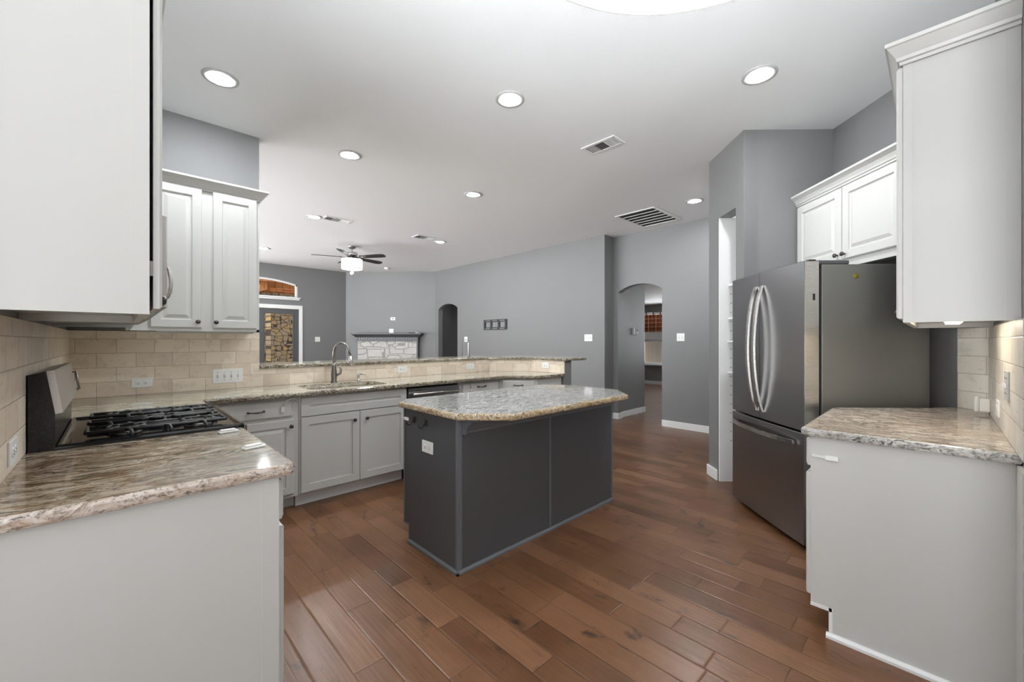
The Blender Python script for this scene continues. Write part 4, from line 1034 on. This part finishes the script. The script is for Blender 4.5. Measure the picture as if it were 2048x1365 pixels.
# fireplace on the diagonal wall: local x along the wall, -y into the room
FA = Vector((4.20, 10.435)); FB = Vector((5.765, 8.755)); FL = (FB - FA).length
MFp = frame(FA.x, FA.y, 0, AF)
def fpx(p): d_ = Vector(p) - FA; return d_.dot((FB - FA).normalized())
r = root('fireplace', 'white limestone fireplace front with a dark mantel in the corner', 'fireplace', (FA.x, FA.y, 0), AF)
s0, s1 = fpx((4.445, 10.172)), fpx((5.46, 9.082))
m = MB(MFp); m.box(s0, s0 + .25, -.12, 0, 0, 1.31); m.box(s1 - .25, s1, -.12, 0, 0, 1.31); m.box(s0 + .25, s1 - .25, -.12, 0, .72, 1.31); m.box(s0 + .25, s1 - .25, -.02, 0, 0, .72)
put('stone_surround', m, M_WSTONE, r)
put('firebox', MB(MFp).box(s0 + .27, s1 - .27, -.06, -.021, .05, .70), M_DARK, r)
put('side_pilaster', MB(MFp).box(s1, s1 + .035, -.12, 0, 0, 1.31), M_GREYDK, r)
k0, k1 = s0 - .025, s1 + .045
m = MB(MFp)
lv = [(0, 1.300, .0), (.012, 1.300, .0), (.012, 1.322, 0), (0, 1.322, 0), (.0, 1.40, 0), (.02, 1.405, 0), (.05, 1.44, 0), (.085, 1.462, 0), (.10, 1.468, 0), (.10, 1.500, 0)]
m.loft([[(k0 - o, -.15 - o, z), (k1 + o, -.15 - o, z), (k1 + o, 0, z), (k0 - o, 0, z)] for o, z, _ in lv])
mt = put('mantel', m, M_ISL, r)
m = MB(MFp); n_ = 26
for k in range(n_):
    x = k0 + .01 + (k1 - k0 - .02) * k / n_
    m.box(x, x + (k1 - k0) / n_ * .55, -.160, -.150, 1.335, 1.385)
put('dentils', m, M_ISLT, mt)
xm = fpx((5.40, 9.148))
solo('flat_box', MB(MFp).box(xm - .11, xm + .06, -.14, -.09, 1.5, 1.516, .004), M_BLACKM, 'small dark flat box lying on the right end of the mantel', 'box')
solo('small_dish', MB(MFp).lathe([(.04, 1.5), (.055, 1.518), (.052, 1.520), (.02, 1.506)], (xm + .12, -.13, 0), 20), M_PLATE, 'tiny white dish on the right end of the mantel', 'dish')

# tv bracket on the long wall
r = root('tv_mount', 'black television wall bracket with three square openings on the long wall', 'wall bracket', (5.765, 6.49, 1.65), -PI / 2)
MT = frame(5.765, 6.49, 1.652, -PI / 2)
m = MB(MT); W2, H2 = .362, .108
m.box(-W2, W2, -.02, 0, H2 - .05, H2); m.box(-W2, W2, -.02, 0, -H2, -H2 + .05)
for x in (-W2, -.150, .092, W2 - .055): m.box(x, x + .055, -.02, 0, -H2 + .05, H2 - .05)
put('bracket_plate', m, M_BLACKM, r)
m = MB(MT)
for cx_ in (-.225, -.005, .225):
    for dx_ in (-.05, 0, .05):
        for z in (H2 - .024, -H2 + .024): m.box(cx_ + dx_ - .014, cx_ + dx_ + .014, -.0212, -.0195, z - .006, z + .006)
put('bolt_slots', m, M_GREYP, r)
put('cable', MB(MT).tube([(-.02, -.004, .055), (-.018, -.008, 0), (-.02, -.004, -.055)], .004, 6), M_GREYP, r)

# grey door behind the small arch
r = root('door_2', 'plain grey door seen through the small arched doorway', 'door', (6.99, 8.35, 0), 0, None, 'structure')
put('door_leaf', MB().box(6.965, 7.0, 7.75, 8.60, 0, 2.03, .003), M_GREYDK, r)
m = MB(); m.box(6.98, 7.0, 8.60, 8.68, 0, 2.11); m.box(6.98, 7.0, 7.67, 7.75, 0, 2.11); m.box(6.98, 7.0, 7.75, 8.60, 2.03, 2.11)
put('casing', m, M_WALL, r)
put('door_knob', MB().lathe([(.012, 6.965), (.012, 6.93), (.028, 6.915), (.02, 6.89), (0, 6.888)], (0, 7.83, .95), 16, 'x'), M_NICKEL, r)

# framed openings out of view, added to brighten the rooms and ceilings
def added_glazing(name, M, L, n, label, z0=.1, z1=2.9):
    m = MB(M)
    for k in range(n + 1): x = L * k / n; m.box(max(0, x - .03), min(L, x + .03), -.03, .03, z0, z1)
    m.box(0, L, -.03, .03, z0, z0 + .06); m.box(0, L, -.03, .03, z1 - .06, z1)
    r = root(name, label, 'window', tuple(M.translation), 0, None, 'structure'); put('window_frame', m, M_TRIM, r)
added_glazing('added_window_3', frame(-4.54, -3.4, 0, PI / 2), 4.0, 3, 'white framed glass doors added for light, west of the breakfast area')
added_glazing('added_window_4', frame(-1.35, -4.54, 0, 0), .9, 1, 'white framed glass doors added for light, south of the breakfast area')
added_glazing('added_window_5', frame(-.30, 4.45, 0, PI / 2), 5.8, 4, 'white framed glass doors added for light on the left side of the living room')
added_glazing('added_window_7', frame(11.76, 1.2, 0, PI / 2), 3.5, 3, 'white framed window added for light, hidden beyond the arch in the far room', .6, 2.17)
added_glazing('added_window_6', frame(-.2, 10.49, 0, 0), 1.5, 1, 'white framed window added for light, unseen, left of the patio door')

# far room window
r = root('window_2', 'white window with half-drawn blind in the far room', 'window', (11.7, 5.72, .6), 0, None, 'structure')
m = MB(); m.box(11.72, 11.78, 5.08, 5.13, .60, 2.17); m.box(11.72, 11.78, 6.31, 6.36, .60, 2.17); m.box(11.72, 11.78, 5.13, 6.31, .60, .65); m.box(11.72, 11.78, 5.13, 6.31, 2.12, 2.17); m.box(11.71, 11.77, 5.13, 6.31, 1.28, 1.34)
put('window_frame', m, M_TRIM, r)
put('glass', MB().box(11.745, 11.75, 5.13, 6.31, .65, 2.12), M_GLASS, r)
put('window_sill', MB().box(11.63, 11.72, 5.02, 6.42, .565, .60, .004), M_TRIM, r)
r = root('window_blind', 'grey slatted blind covering the upper half of the far window', 'blind', (11.69, 5.72, 2.1))
m = MB()
for k in range(28):
    z = 1.34 + k * .0275; m.loft([[(11.672, y, z), (11.674, y, z + .003), (11.698, y, z + .018), (11.696, y, z + .015)] for y in (5.14, 6.30)])
put('slats', m, M_SLAT, r)
put('head_rail', MB().box(11.66, 11.70, 5.12, 6.32, 2.11, 2.15), M_TRIM, r)
r = root('valance_curtain', 'orange plaid tab-top valance over the far window', 'curtain', (11.6, 5.72, 1.6))
rings = []
n_ = 90
for z, amp in ((1.575, .020), (1.85, .016), (2.10, .010)):
    rings.append([(11.600 + amp * math.sin(k * 1.25), 5.0 + 1.44 * k / n_, z) for k in range(n_ + 1)])
m = MB(); m.smooth = True; m.loft(rings, False, False)
for R_ in rings: pass
v = put('fabric', m, M_PLAID, r); v.modifiers.new('thick', 'SOLIDIFY').thickness = .004
put('rod', MB().tube([(11.60, 4.95, 2.135), (11.60, 6.48, 2.135)], .012, 8), M_TRIM, r)
for k in range(7):
    y = 5.05 + k * .222
    put('tab', MB().tube([(11.585, y, 2.09), (11.583, y, 2.14), (11.60, y, 2.155), (11.617, y, 2.14), (11.615, y, 2.09)], .016, 6), M_PLAID, r)

# ---------------------------------------------------------------- outdoors
solo('garden_fence', MB().box(13.4, 13.45, 2.5, 10.0, 0, 1.75), M_FENCE, 'weathered wooden fence outside the far window', 'fence')
tag(put('ground_outside', MB().box(-1, 6.5, 10.6, 16, -.35, -.12), M_GROUND), 'pale paving under the patio', 'ground', None, 'structure')
solo('patio_wall', MB().box(-1, 5.2, 12.6, 12.9, -.1, 2.72), M_PSTONE, 'golden rubble stone wall behind the patio door glass', 'stone wall')
r = root('patio_roof', 'orange cedar patio ceiling seen through the arched transom', 'patio roof', (2.6, 12, 2.7))
put('planks', MB().box(-1, 5.2, 10.6, 13.5, 2.72, 2.76), M_PWOOD, r)
for y in (11.1, 11.65, 12.2): put('beam', MB().box(-1, 5.2, y, y + .09, 2.58, 2.72), M_PWOOD, r)
put('cross_beam', MB().box(2.35, 2.5, 10.7, 12.6, 2.50, 2.60), M_PWOOD, r)
solo('stone_column', MB().box(2.86, 3.4, 11.9, 12.4, -.12, 2.5), M_PSTONE, 'stone column outside at the right end of the transom', 'column')
r = root('patio_lamp', 'small glowing lamp on the patio ceiling behind the transom', 'lamp', (2.1, 11.45, 2.72))
put('base', MB().lathe([(.07, 2.72), (.07, 2.70), (.05, 2.69)], (2.1, 11.45, 0), 16), M_KNOB, r)
put('globe', MB().lathe([(.05 * math.sin(PI * k / 10), 2.645 + .05 * math.cos(PI * k / 10)) for k in range(11)], (2.1, 11.45, 0), 16), M_PATIO, r)
